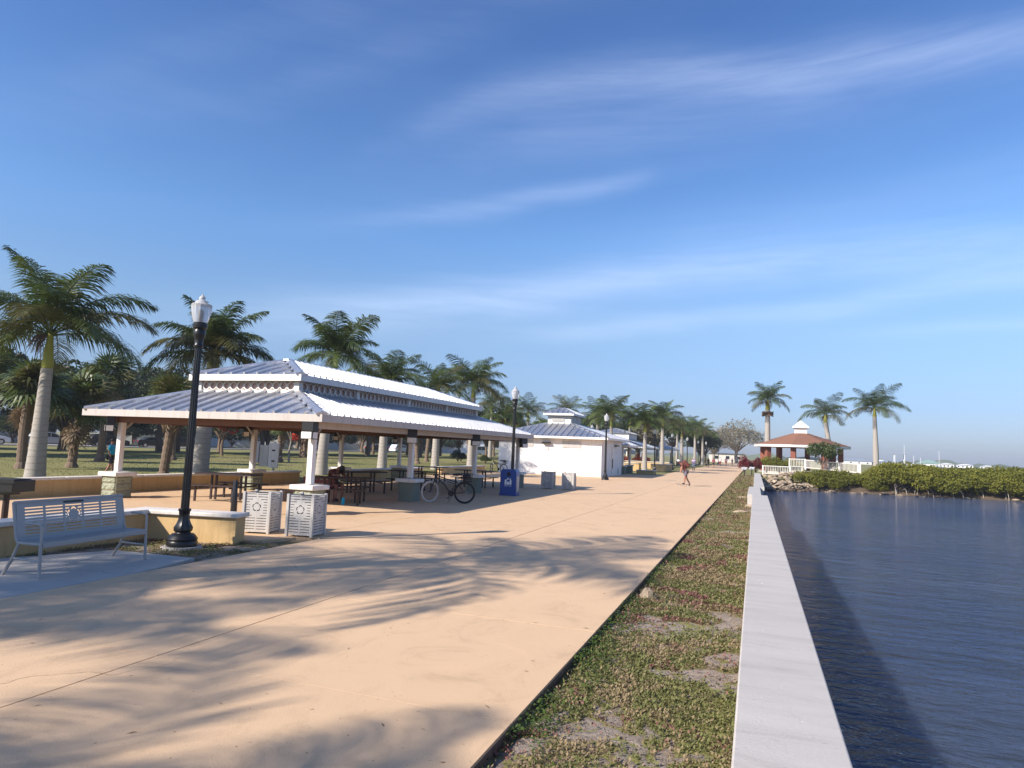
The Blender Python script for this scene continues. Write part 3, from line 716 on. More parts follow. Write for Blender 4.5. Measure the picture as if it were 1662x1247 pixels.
def pavilion():
    ox, oy = -13.72, 13.6
    t = empty('picnic_pavilion', (ox, oy, 0)); tag(t, 'long open picnic pavilion with a two tier metal hip roof on square posts', 'pavilion')
    x0, x1, y0, y1 = -3.94, 3.94, 0.0, 16.35
    ze = 2.42
    hip_ring(x0, x1, y0, y1, ze, 2.16, 1.86, 3.10, 'galv', t, .46, .29)
    fascia(x0, x1, y0, y1, 2.235, 2.415, 'fascia', t)
    # soffit and beams
    MB().box(x0 + .01, x1 - .01, y0 + .01, y1 - .01, 2.245, 2.255).obj('soffit', 'soffit', t, smooth=False)
    for x in (-3.1, 3.45): MB().box(x - .06, x + .06, y0 + .2, y1 - .2, 2.08, 2.244).obj('beam', 'wood_dark' if x < 0 else 'fascia', t)
    for y in (.38, 5.45, 10.6, 15.7): MB().box(-3.03, 3.38, y - .05, y + .05, 2.07, 2.243).obj('beam', 'wood_dark', t)
    # clerestory walls
    cx0, cx1, cy0, cy1 = -1.80, 1.80, 1.84, 14.61
    zc0, zc1 = 3.10, 3.42
    for x in (cx0 + .07, cx1 - .07):
        for y in (cy0 + .07, 4.8, 8.2, 11.4, cy1 - .07):
            MB().cbox(x, y, (zc0 + zc1) / 2, .17, .17, zc1 - zc0).obj('clerestory_post', 'white_paint', t)
    MB().box(cx0 - .01, cx1 + .01, cy0 - .02, cy0 + .05, 3.06, 3.125).obj('sill_rail', 'fascia_white', t); MB().box(cx0 - .01, cx1 + .01, cy1 - .06, cy1 + .02, 3.06, 3.125).obj('sill_rail', 'fascia_white', t)
    for x in (cx0, cx1): MB().box(x - .04, x + .04, cy0 + .061, cy1 - .061, 3.06, 3.125).obj('sill_rail', 'fascia_white', t)
    MB().box(cx0 + .2, cx1 - .2, cy0 + .2, cy1 - .2, 3.06, 3.08).obj('attic_floor', 'soffit', t)
    for a_ in ((cx0 + .16, cx1 - .16, cy0 + .09, cy0 + .11), (cx0 + .16, cx1 - .16, cy1 - .11, cy1 - .09), (cx0 + .09, cx0 + .11, cy0 + .16, cy1 - .16), (cx1 - .12, cx1 - .10, cy0 + .16, cy1 - .16)):
        MB().box(*a_, 3.10, 3.405).obj('lining_board', 'lining', t, smooth=False)
    ring = MB(); n = 18; vs = []; fs = []
    for j in range(n):
        a = 2 * math.pi * j / n
        for rr, yy_ in ((.128, -.012), (.128, .012), (.098, .012), (.098, -.012)): vs.append((rr * math.cos(a), yy_, rr * math.sin(a)))
    for j in range(n):
        for k in range(4): fs.append((j * 4 + k, ((j + 1) % n) * 4 + k, ((j + 1) % n) * 4 + (k + 1) % 4, j * 4 + (k + 1) % 4))
    ring.add(vs, fs)
    for zz in (-.132, .132): ring.box(-.125, .125, -.012, .012, zz - .008, zz + .008)
    ring.tube([(.125, 0, .13), (.125, 0, -.13)], .012, 4)
    rme = ring.me('ring', smooth=False)
    def rings(p, q, rot):
        d = Vector(q) - Vector(p); L = d.length; k = int(L / .247)
        for i in range(k):
            c = Vector(p) + d * ((i + .5) / k)
            o = link('ring', rme, t, 'white_paint', (c.x, c.y, 3.268)); o.rotation_euler = (0, 0, rot); o.scale = (L / k / .247, 1, 1)
    rings((cx0 + .17, cy0 + .04, 0), (cx1 - .17, cy0 + .04, 0), 0)
    ys = [cy0 + .16, 4.71, 4.89, 8.11, 8.29, 11.31, 11.49, cy1 - .16]
    for x in (cx1 - .05, cx0 + .05):
        for i in range(0, 8, 2): rings((x, ys[i], 0), (x, ys[i + 1], 0), R(90))
    # upper roof
    ux0, ux1, uy0, uy1 = -1.95, 1.95, 1.70, 14.75
    hip_ring(ux0, ux1, uy0, uy1, 3.585, 1.90, 1.90, 4.22, 'galv', t, .46, .29)
    fascia(ux0, ux1, uy0, uy1, 3.40, 3.58, 'fascia_white', t)
    MB().box(-.1, .1, uy0 + 1.75, uy1 - 1.75, 4.20, 4.275).obj('ridge_cap', 'galv', t)
    MB().box(ux0 + .01, ux1 - .01, uy0 + .01, uy1 - .01, 3.41, 3.42).obj('soffit', 'soffit', t, smooth=False)
    # posts on block piers
    def pier(x, y, face):
        pr = MB().cbox(0, 0, .30, .50, .50, .60).obj('pier', 'mortar' if face == 'block' else 'block_smooth', t, (x, y, -.01))
        rr = random.Random(int(x * 10 + y * 100))
        if face == 'block':
            for k in range(3):
                z0, z1 = .008 + k * .2, .2 + k * .2
                for sx in range(4):
                    bm = MB()
                    nx, nz = 9, 5; vs = []; fs = []
                    for a in range(nx):
                        for b in range(nz):
                            e = (a in (0, nx - 1) or b in (0, nz - 1))
                            vs.append((-.275 + .55 * a / (nx - 1), -(.245 if e else .275 + rr.uniform(-.014, .02)), z0 + (z1 - z0) * b / (nz - 1)))
                    for a in range(nx - 1):
                        for b in range(nz - 1): fs.append((a * nz + b, (a + 1) * nz + b, (a + 1) * nz + b + 1, a * nz + b + 1))
                    rot = Matrix.Rotation(sx * math.pi / 2, 4, 'Z')
                    bm.add([rot @ Vector(v) for v in vs], fs)
                    bm.obj('block', 'block', pr, smooth=False)
        cap = MB().cbox(0, 0, .655, .68, .68, .115).obj('pier_cap', 'white_paint', pr, bevel=.015)
        return pr
    def speaker(x, y, rz, z=1.98):
        s_ = empty('speaker', (ox + x, oy + y, z)); s_.rotation_euler = (0, 0, rz)
        MB().box(-.17, .17, -.13, .08, .02, .26).obj('cabinet', 'black_metal', s_, bevel=.012)
        MB().box(-.165, .165, -.15, .06, -.17, .018).obj('frame', 'black_metal', s_)
        MB().box(-.145, .145, -.165, -.151, -.155, .005).obj('horn_panel', 'white_paint', s_, bevel=.004)
        MB().box(.166, .176, -.13, .04, -.15, .0).obj('side_panel', 'white_paint', s_)
        MB().box(-.02, .02, .05, .16, .08, .12).obj('bracket', 'black_metal', s_)
        return s_
    fr = [(3.47, .35, 'block'), (3.47, 5.45, 'smooth'), (3.47, 10.6, 'smooth'), (3.47, 15.65, 'smooth')]
    bk = [(-3.0, .45, 'block'), (-2.75, 5.5, 'block'), (-2.75, 10.8, 'block'), (-2.75, 15.8, 'block')]
    for x, y, fc in fr + bk:
        pier(x, y, fc)
        MB().cbox(x, y, 1.485, .15, .15, 1.54).obj('post', 'white_paint', t, bevel=.006)
        for sgn in (-1, 1):
            if not (0 < y + sgn * .5 < 16): continue
            MB().tube([(x, y + sgn * .08, 1.88), (x, y + sgn * .42, 2.18)], .035, 4).obj('brace', 'fascia', t)
    sp = [(3.56, .12, 0, 'black and white speaker above the front corner post of the pavilion'), (3.55, 5.25, R(35), 'black speaker with pale horn on the second post along the walkway'),
          (3.55, 10.4, R(35), 'black speaker with pale horn on the third post along the walkway'), (3.72, 15.6, R(60), 'black speaker on the far corner post near the restroom'),
          (-3.15, .25, R(-40), 'speaker on the far left corner post of the pavilion'), (-2.95, 5.4, R(-50), 'speaker on the post beside the grey utility boxes'),
          (-2.93, 10.7, R(-50), 'speaker on the third rear post of the pavilion'), (-2.93, 15.7, R(-50), 'speaker on the last rear post of the pavilion')]
    for x, y, rz, lab in sp: tag(speaker(x, y, rz), lab, 'speaker', 'speakers under the pavilion eaves')
    return t
pavilion()

# ================================================================= RESTROOM BUILDING
def restroom():
    ox, oy = -13.8, 46.0
    t = empty('restroom_building', (ox, oy, 0)); tag(t, 'white restroom building with grey metal hip roof and small louvred cupola', 'building')
    MB().box(-3.8, 3.8, 0, 7.5, -.1, 2.56).obj('wall', 'white_stucco', t, smooth=False)
    hip_ring(-4.3, 4.3, -.5, 8.0, 2.72, 3.32, 2.85, 3.72, 'galv', t, .46, .29)
    fascia(-4.3, 4.3, -.5, 8.0, 2.565, 2.715, 'fascia_white', t)
    MB().box(-4.28, 4.28, -.48, 7.98, 2.57, 2.58).obj('soffit', 'white_paint', t, smooth=False)
    MB().box(-.9, .9, 2.5, 5.5, 3.45, 4.32).obj('cupola_wall', 'white_stucco', t, smooth=False)
    hip_ring(-1.15, 1.15, 2.2, 5.8, 4.48, 1.05, 1.2, 4.93, 'galv', t, .4, .4)
    fascia(-1.15, 1.15, 2.2, 5.8, 4.325, 4.475, 'fascia_white', t)
    def louvre(x0, x1, z0, z1, y, face, n=6):
        f = MB()
        P = empty('louvre_panel'); P.parent = t
        if face == 'front':
            MB().box(x0, x1, y - .03, y - .004, z0, z1).obj('vent_frame', 'fascia_white', P)
            for i in range(n):
                z = z0 + (z1 - z0) * (i + .5) / n; h = (z1 - z0) / n
                MB().box(x0 + .03, x1 - .03, y - .055, y - .031, z - h * .42, z + h * .22).obj('slat', 'can', P)
        else:
            MB().box(y + .004, y + .03, x0, x1, z0, z1).obj('vent_frame', 'fascia_white', P)
            for i in range(n):
                z = z0 + (z1 - z0) * (i + .5) / n; h = (z1 - z0) / n
                MB().box(y + .031, y + .055, x0 + .03, x1 - .03, z - h * .42, z + h * .22).obj('slat', 'can', P)
    louvre(-2.35, -1.15, 1.95, 2.42, 0, 'front'); louvre(.95, 2.35, 1.95, 2.42, 0, 'front')
    louvre(-.6, .4, 3.9, 4.2, 2.5, 'front', 4); louvre(2.75, 3.9, 3.75, 4.22, .9, 'side', 5); louvre(4.1, 5.25, 3.75, 4.22, .9, 'side', 5)
    # wall lights
    MB().box(-.45, .15, -.30, -.002, 2.18, 2.28).obj('wall_light', 'black_metal', t)
    MB().box(3.802, 4.05, 4.4, 5.3, 2.18, 2.27).obj('wall_light', 'black_metal', t)
    MB().box(-.30, -.02, -.03, -.002, 1.72, 1.98).obj('sign_board', 'can', t); MB().box(-.22, -.10, -.036, -.031, 1.78, 1.92).obj('pictogram', 'white_print', t)
    # doors on the walkway side
    MB().box(3.801, 3.83, 3.4, 4.75, 0, 2.12).obj('door_frame', 'white_paint', t)
    d = MB().box(3.831, 3.85, 3.5, 4.65, .01, 2.04).obj('door', 'fascia_white', t)
    MB().box(3.851, 3.90, 3.55, 3.62, .55, 1.25).obj('handle', 'black_metal', d)
    MB().box(3.801, 3.84, 5.9, 6.3, .1, .5).obj('meter_box', 'tin', t)
    return t
restroom()

# porch-like pavilion further along
def small_pavilion(x, y, w, d, ze, zr, label, fm='fascia_white', rot=0, rise2=None, posts=True):
    t = empty('park_shelter', (x, y, 0), rot); tag(t, label, 'shelter', 'shelters further along the promenade')
    hip_ring(-w / 2, w / 2, -d / 2, d / 2, ze, w / 2 - .08, w / 2 - .08, zr, 'galv', t, .6, .6)
    fascia(-w / 2, w / 2, -d / 2, d / 2, ze - .17, ze - .003, fm, t)
    MB().box(-w / 2 + .01, w / 2 - .01, -d / 2 + .01, d / 2 - .01, ze - .165, ze - .155).obj('soffit', 'soffit', t)
    for sx in (-1, 1):
        for sy in (-1, 1):
            px, py = sx * (w / 2 - .55), sy * (d / 2 - .6)
            MB().cbox(px, py, (ze - .1) / 2 + .3, .16, .16, ze - .75).obj('post', 'white_paint', t)
            MB().cbox(px, py, .3, .52, .52, .62).obj('pier', 'block_smooth', t); MB().cbox(px, py, .67, .66, .66, .11).obj('pier_cap', 'white_paint', t)
    if rise2:
        MB().box(-w / 4 + .2, w / 4 - .2, -d / 4 + .2, d / 4 - .2, zr - .5, zr + .22).obj('cupola_wall', 'white_stucco', t)
        hip_ring(-w / 4, w / 4, -d / 4, d / 4, zr + .25, w / 4 - .05, w / 4 - .05, zr + rise2, 'galv', t, .6, .6)
    return t
small_pavilion(-13.5, 56.35, 4.4, 7.9, 2.35, 3.15, 'small open shelter with a grey pier tucked behind the restroom', rot=R(90))
small_pavilion(-17.2, 88.0, 9.5, 13, 2.5, 3.9, 'distant grey roofed shelter behind two palm trunks', rise2=.9)
small_pavilion(-15.5, 110, 8.0, 10, 2.5, 3.7, 'farthest grey roofed shelter beside the promenade', rise2=.8)

# ================================================================= LAMPS
def lamp():
    t = empty('street_lamp')
    MB().lathe([(0, .235), (.06, .24), (.09, .225), (.12, .235), (.17, .20), (.20, .17), (.21, .12), (.225, .115)], 24).obj('base', 'black_metal', t)
    MB().lathe([(.222, .11), (.25, .145), (.30, .15), (.36, .115), (.42, .092), (.50, .082), (.56, .09), (.575, .10), (.60, .10), (.61, .075)], 24, flute=.07).obj('fluted_bell', 'black_metal', t)
    MB().lathe([(.605, .068), (3.32, .055)], 24, flute=.14).obj('shaft', 'black_metal', t)
    MB().lathe([(3.3, .075), (3.33, .08), (3.36, .065), (3.45, .075), (3.50, .095), (3.56, .10), (3.60, .085), (3.63, .115), (3.68, .12), (3.70, .105), (3.73, .105)], 20).obj('capital', 'black_metal', t)
    MB().lathe([(3.72, .11), (3.80, .135), (3.90, .155), (4.0, .165), (4.02, .168)], 28, flute=.045, cap=False).obj('globe', 'globe', t)
    MB().lathe([(4.02, .168), (4.035, .16), (4.05, .12), (4.09, .10), (4.10, .07), (4.11, .05), (4.14, .055), (4.17, .045), (4.19, .02), (4.21, .012)], 20).obj('finial', 'globe', t)
    MB().lathe([(3.73, .03), (3.9, .04), (3.95, .02)], 10).obj('bulb', 'white_paint', t)
    return t
l0 = lamp()
LP = [(-8.87, 8.77, 'nearest black lamp post with clear acorn globe beside the bench'), (-8.87, 24.75, 'black lamp post rising behind the blue recycling bin'),
      (-8.9, 42.2, 'black lamp post in front of the restroom corner'), (-9.45, 68.3, 'black lamp post between two distant palm trunks'),
      (-8.95, 78.8, 'black lamp post beside the distant shelter roof'), (-8.9, 96.5, 'sixth black lamp post along the promenade'),
      (-9.0, 117.0, 'seventh black lamp post, in front of a thin palm trunk'), (-8.2, 124.0, 'eighth black lamp post against the dark green tree'), (-7.4, 150.0, 'farthest small lamp post near the walkers'),
      (-14.2, 61.0, 'lamp post rising behind the second shelter roof')]
for i, (x, y, lab) in enumerate(LP):
    o = l0 if i == 0 else copy_tree(l0)
    o.location = (x, y, -.02); o.rotation_euler = (0, 0, i * .7); tag(o, lab, 'street lamp', 'black acorn lamp posts along the promenade')
MB().lathe([(-.06, .33), (.0, .31), (.005, .05)], 14).obj('footing', 'pad', l0)

# ================================================================= BENCH
def bench():
    t = empty('park_bench', (-8.16, 6.70, 0), R(94)); tag(t, 'grey metal park bench with slotted back and a cut-out flower, in palm shade', 'bench')
    L = 1.58; hw = L / 2     # local: x along the bench (left end negative), y towards the back
    holes = []
    cols_ = [(-hw + .09 + i * (L - .18) / 5 + .014, -hw + .09 + (i + 1) * (L - .18) / 5 - .014) for i in range(5)]
    ROW = [.345, .305, .265, .225, .185, .145, .105, .065, .025]
    for (a, b) in cols_:
        for z in ROW:
            if a < 0.0 < b and .11 < z < .32:
                if z > .30 or z < .12: holes += [rect(a, -.06, z, z + .017), rect(.06, b, z, z + .017)]
                else: holes += [rect(a, -.095, z, z + .017), rect(.095, b, z, z + .017)]
            else: holes.append(rect(a, b, z, z + .017))
    holes += clover(0, .225, .10, .026)
    pb = plate(rect(-hw, hw, 0, .42), holes, .012)
    o = pb.obj('backrest', 'grey_bench', t, (0, .46, .455), smooth=False); o.rotation_euler = (R(-11), 0, 0)
    MB().tube([(-hw - .02, .548, .875), (hw + .02, .548, .875)], .022, 10).obj('top_rail', 'grey_bench', t)
    # curved transition
    c = MB(); pr = [(.462, .462), (.452, .43), (.425, .408), (.38, .40)]
    vs = []
    for y, z in pr: vs += [(-hw, y, z), (hw, y, z), (-hw, y - .006, z - .01), (hw, y - .006, z - .01)]
    fs = []
    for i in range(3): fs += [(4 * i, 4 * i + 4, 4 * i + 5, 4 * i + 1), (4 * i + 2, 4 * i + 3, 4 * i + 7, 4 * i + 6)]
    c.add(vs, fs); c.obj('seat_curve', 'grey_bench', t)
    sh = [rect(a, b, z, z + .014) for (a, b) in cols_ for z in (.03, .07, .11, .15, .19, .23, .27)]
    o = plate(rect(-hw, hw, 0, .31), sh, .012).obj('seat', 'grey_bench', t, (0, .07, .412), smooth=False); o.rotation_euler = (R(-92), 0, 0)
    MB().tube([(-hw, .065, .41), (-hw, .045, .405), (-hw, .04, .36)], .008, 6)
    MB().box(-hw, hw, .035, .062, .355, .42).obj('front_rail', 'grey_bench', t, bevel=.008)
    for sx in (-1, 1):
        x = sx * (hw + .015)
        MB().tube([(x, .56, .88), (x, .50, .62), (x, .455, .44), (x, .42, .40), (x, .05, .40)], .019, 8).obj('side_frame', 'grey_bench', t)
        MB().tube([(x, .06, .40), (x, .03, .0)], .019, 8).obj('leg', 'grey_bench', t)
        MB().tube([(x, .40, .40), (x, .50, .18), (x, .62, .0)], .019, 8).obj('leg', 'grey_bench', t)
        MB().tube([(x, .045, .2), (x, .48, .21)], .014, 8).obj('stretcher', 'grey_bench', t)
        MB().tube([(x, .34, .645), (x, .10, .64), (x, .065, .62), (x, .055, .41)], .016, 8).obj('armrest', 'grey_bench', t)
    o = MB().box(-.15, .15, -.02, -.008, -.014, .014).obj('plaque', 'black_metal', t, (0, .545, .842)); o.rotation_euler = (R(-11), 0, 0)
    return t
bench()

# ================================================================= LITTER CANS
def litter_can():
    t = empty('litter_bin')
    w, h = .50, .78
    holes = []
    for i in range(14):
        z = .05 + i * .05
        mid = abs(z - .46)
        if mid < .14: c_ = [(-.205, -.13), (.13, .205)]
        elif mid < .19: c_ = [(-.205, -.08), (.08, .205)]
        else: c_ = [(-.205, -.015), (.015, .205)]
        holes += [rect(a, b, z, z + .012) for a, b in c_]
    holes += clover(0, .465, .082, .018)
    me = plate(rect(-w / 2 + .02, w / 2 - .02, .0, .73), holes, .008).me('side_panel', smooth=False)
    for k in range(4):
        o = link('side_panel', me, t, 'can'); o.rotation_euler = (0, 0, k * math.pi / 2)
        d = Matrix.Rotation(k * math.pi / 2, 4, 'Z') @ Vector((0, -w / 2, .03)); o.location = d
        a = k * math.pi / 2 + math.pi / 4
        MB().box(-.025, .025, -.025, .025, 0, h).obj('corner_post', 'can', t, (w / 2 * math.sqrt(2) * math.cos(a), w / 2 * math.sqrt(2) * math.sin(a), 0), bevel=.004)
    MB().lathe([(.04, .20), (.72, .215), (.74, .225), (.74, .19), (.70, .18)], 20).obj('liner', 'liner', t)
    return t
can0 = litter_can()
for i, (x, y, rz, lab) in enumerate([(-7.98, 10.82, R(9), 'slatted grey litter bin in front of the corner pier, right one of the near pair'), (-8.93, 10.72, R(16), 'slatted grey litter bin behind the end of the low wall'),
                                     (-8.93, 29.85, R(2), 'distant slatted litter bin standing fully in the pavilion shade'), (-7.95, 29.85, R(2), 'distant slatted litter bin half in sunlight')]):
    o = can0 if i == 0 else copy_tree(can0)
    o.location = (x, y, 0); o.rotation_euler = (0, 0, rz); tag(o, lab, 'litter bin', 'slatted square litter bins')

# ================================================================= RECYCLING BIN
def text_obj(s, size, name, m_, parent, loc, rot, depth=.002):
    cu = bpy.data.curves.new(name, 'FONT'); cu.body = s; cu.size = size; cu.align_x = 'CENTER'; cu.align_y = 'CENTER'; cu.extrude = depth; cu.materials.append(MT[m_])
    tmp = bpy.data.objects.new(name + '_curve', cu); col.objects.link(tmp)
    bpy.context.view_layer.update()
    me = bpy.data.meshes.new_from_object(tmp.evaluated_get(bpy.context.evaluated_depsgraph_get()))
    bpy.data.objects.remove(tmp)
    o = link(name, me, parent, m_, loc); o.rotation_euler = rot
    return o
rb = empty('recycling_bin', (-8.74, 24.15, 0), R(6)); tag(rb, 'dark blue recycling bin with round opening and white bottle symbol', 'recycling bin')
prof = [(-.31, .06), (.31, .06), (.31, .84), (.29, .92), (.24, .975), (-.24, .975), (-.29, .92), (-.31, .84)]
mbx = MB(); mbx.prism([(x, z) for x, z in prof], -.28, .28, Matrix.Rotation(R(90), 4, 'X')); mbx.obj('body', 'blue', rb, bevel=.012)
MB().box(-.325, .325, -.295, .295, 0, .07).obj('plinth', 'blue', rb, bevel=.01)
MB().lathe([(0, .075), (.012, .075), (.012, .06), (.002, .058)], 20).obj('opening', 'liner', rb, (.02, -.282, .80)).rotation_euler = (R(90), 0, 0)
MB().box(.3105, .316, -.2, .2, .15, .72).obj('side_poster', 'fascia', rb)
lg = empty('recycling_symbol', (0, -.2835, .50)); lg.parent = rb
MB().prism([(-.13, -.09), (-.06, -.09), (-.06, .05), (-.08, .10), (-.11, .10), (-.13, .05)], 0, .003, Matrix.Rotation(R(90), 4, 'X')).obj('can_mark', 'white_print', lg)
MB().prism([(.06, -.09), (.13, -.09), (.13, .06), (.105, .10), (.105, .15), (.08, .15), (.08, .10), (.06, .06)], 0, .003, Matrix.Rotation(R(90), 4, 'X')).obj('bottle_mark', 'white_print', lg)
MB().prism([(-.045, -.09), (.045, -.09), (.045, .02), (-.045, .02)], 0, .003, Matrix.Rotation(R(90), 4, 'X')).obj('paper_mark', 'white_print', lg)
MB().prism([(-.08, .07), (0, .17), (.05, .12), (.05, .085), (0, .125), (-.05, .06)], 0, .003, Matrix.Rotation(R(90), 4, 'X')).obj('arrow_mark', 'white_print', lg)
text_obj('RECYCLE', .066, 'lettering', 'white_print', rb, (0, -.284, .365), (R(90), 0, 0))

# ================================================================= PICNIC TABLES
def table():
    t = empty('picnic_table')
    hw = .85
    for i in range(5): MB().box(-hw, hw, -.36 + i * .145, -.36 + i * .145 + .138, .71, .745).obj('table_plank', 'brown_metal', t, smooth=False)
    for x in (-.52, -.38, .38, .52): MB().cbox(x, 0, .355, .05, .05, .71).obj('leg', 'brown_metal', t)
    for s_ in (-1, 1):
        MB().box(-.75, .75, s_ * .72 - .13, s_ * .72 + .13, .42, .45).obj('bench_seat', 'brown_metal', t)
        for x in (-.55, .55): MB().cbox(x, s_ * .72, .21, .05, .05, .42).obj('bench_leg', 'brown_metal', t)
        for x in (-.45, .45): MB().box(x - .02, x + .02, min(0, s_ * .72), max(0, s_ * .72), .36, .40).obj('strut', 'brown_metal', t)
    return t
tb0 = table()
TB = [(-14.15, 15.5, R(12), 'brown picnic table nearest the long low wall, left side of the pavilion'), (-11.35, 17.0, R(25), 'dark picnic table behind the corner pier where a man slumps'),
      (-13.2, 20.9, R(60), 'dark picnic table behind the one where the man sits'), (-12.6, 23.6, R(8), 'dark picnic table behind the second walkway pier, sunlit floor beyond'),
      (-14.6, 29.0, R(8), 'dark picnic table by the middle low wall gap'), (-11.6, 27.5, R(-5), 'dark picnic table beside the third walkway pier')]
for i, (x, y, rz, lab) in enumerate(TB):
    o = tb0 if i == 0 else copy_tree(tb0)
    o.location = (x, y, 0); o.rotation_euler = (0, 0, rz); tag(o, lab, 'picnic table', 'dark metal picnic tables under the pavilion')
mr = empty('perforated_bench', (-12.25, 17.1, 0), R(0)); tag(mr, 'maroon perforated bench end with pale slots behind the corner pier', 'bench')
o = plate(rect(-.55, .55, 0, .17), [rect(-.48 + i * .165, -.48 + i * .165 + .12, .10, .135) for i in range(6)], .02).obj('seat_back', 'maroon', mr, (0, 0, .52), smooth=False)
MB().box(-.55, .55, .0, .36, .42, .45).obj('seat', 'maroon', mr)
for x in (-.45, .45): MB().cbox(x, .18, .21, .05, .05, .42).obj('leg', 'maroon', mr); MB().cbox(x, .0, .5, .04, .02, .16).obj('support', 'maroon', mr)

# grills
def grill(x, y, rz, label):
    t = empty('park_grill', (x, y, 0), rz); tag(t, label, 'grill')
    MB().box(-.36, .36, -.24, .24, .0, .22).obj('fire_box', 'black_metal', t, (0, 0, .62), bevel=.01)
    MB().box(-.30, .30, -.2, .2, .225, .24).obj('grate', 'liner', t, (0, 0, .62))
    MB().box(-.40, .40, -.27, -.245, .17, .24).obj('lip', 'black_metal', t, (0, 0, .62))
    MB().tube([(0, 0, 0), (0, 0, .6)], .055, 12).obj('pedestal', 'brown_metal', t); MB().cbox(0, 0, .59, .3, .26, .05).obj('bracket', 'black_metal', t)
grill(-13.15, 8.75, R(10), 'black park grill on a pedestal behind the low wall and bench')
bo = empty('bollard', (-11.3, 12.6, 0)); tag(bo, 'slim dark tapered bollard behind the end of the low wall', 'bollard')
MB().lathe([(0, .075), (.25, .07), (.78, .045), (.80, .03)], 8).obj('shaft', 'black_metal', bo); MB().lathe([(-.01, .12), (.02, .12), (.03, .08)], 12).obj('foot', 'black_metal', bo)

# utility cabinets on posts behind the low wall
ub = empty('utility_boxes', (-19.6, 23.4, 0), R(25)); tag(ub, 'grey electrical boxes mounted on two posts behind the low wall', 'electrical box')
for x in (-.42, .42): MB().tube([(x, 0, -.1), (x, 0, 1.65)], .045, 10).obj('post', 'tin', ub)
MB().box(-.52, -.18, -.18, -.04, .75, 1.65).obj('cabinet', 'tin', ub, bevel=.01); MB().box(-.17, .2, -.13, -.03, .6, 1.5).obj('cabinet', 'can', ub, bevel=.01)
MB().box(.22, .62, -.16, -.05, .55, 1.6).obj('cabinet', 'white_paint', ub, bevel=.01); MB().box(.36, .48, -.165, -.161, 1.25, 1.32).obj('latch', 'black_metal', ub); MB().box(.36, .48, -.165, -.161, .8, .87).obj('latch', 'black_metal', ub)
MB().box(-.6, .7, -.03, .03, 1.0, 1.06).obj('crossbar', 'tin', ub)

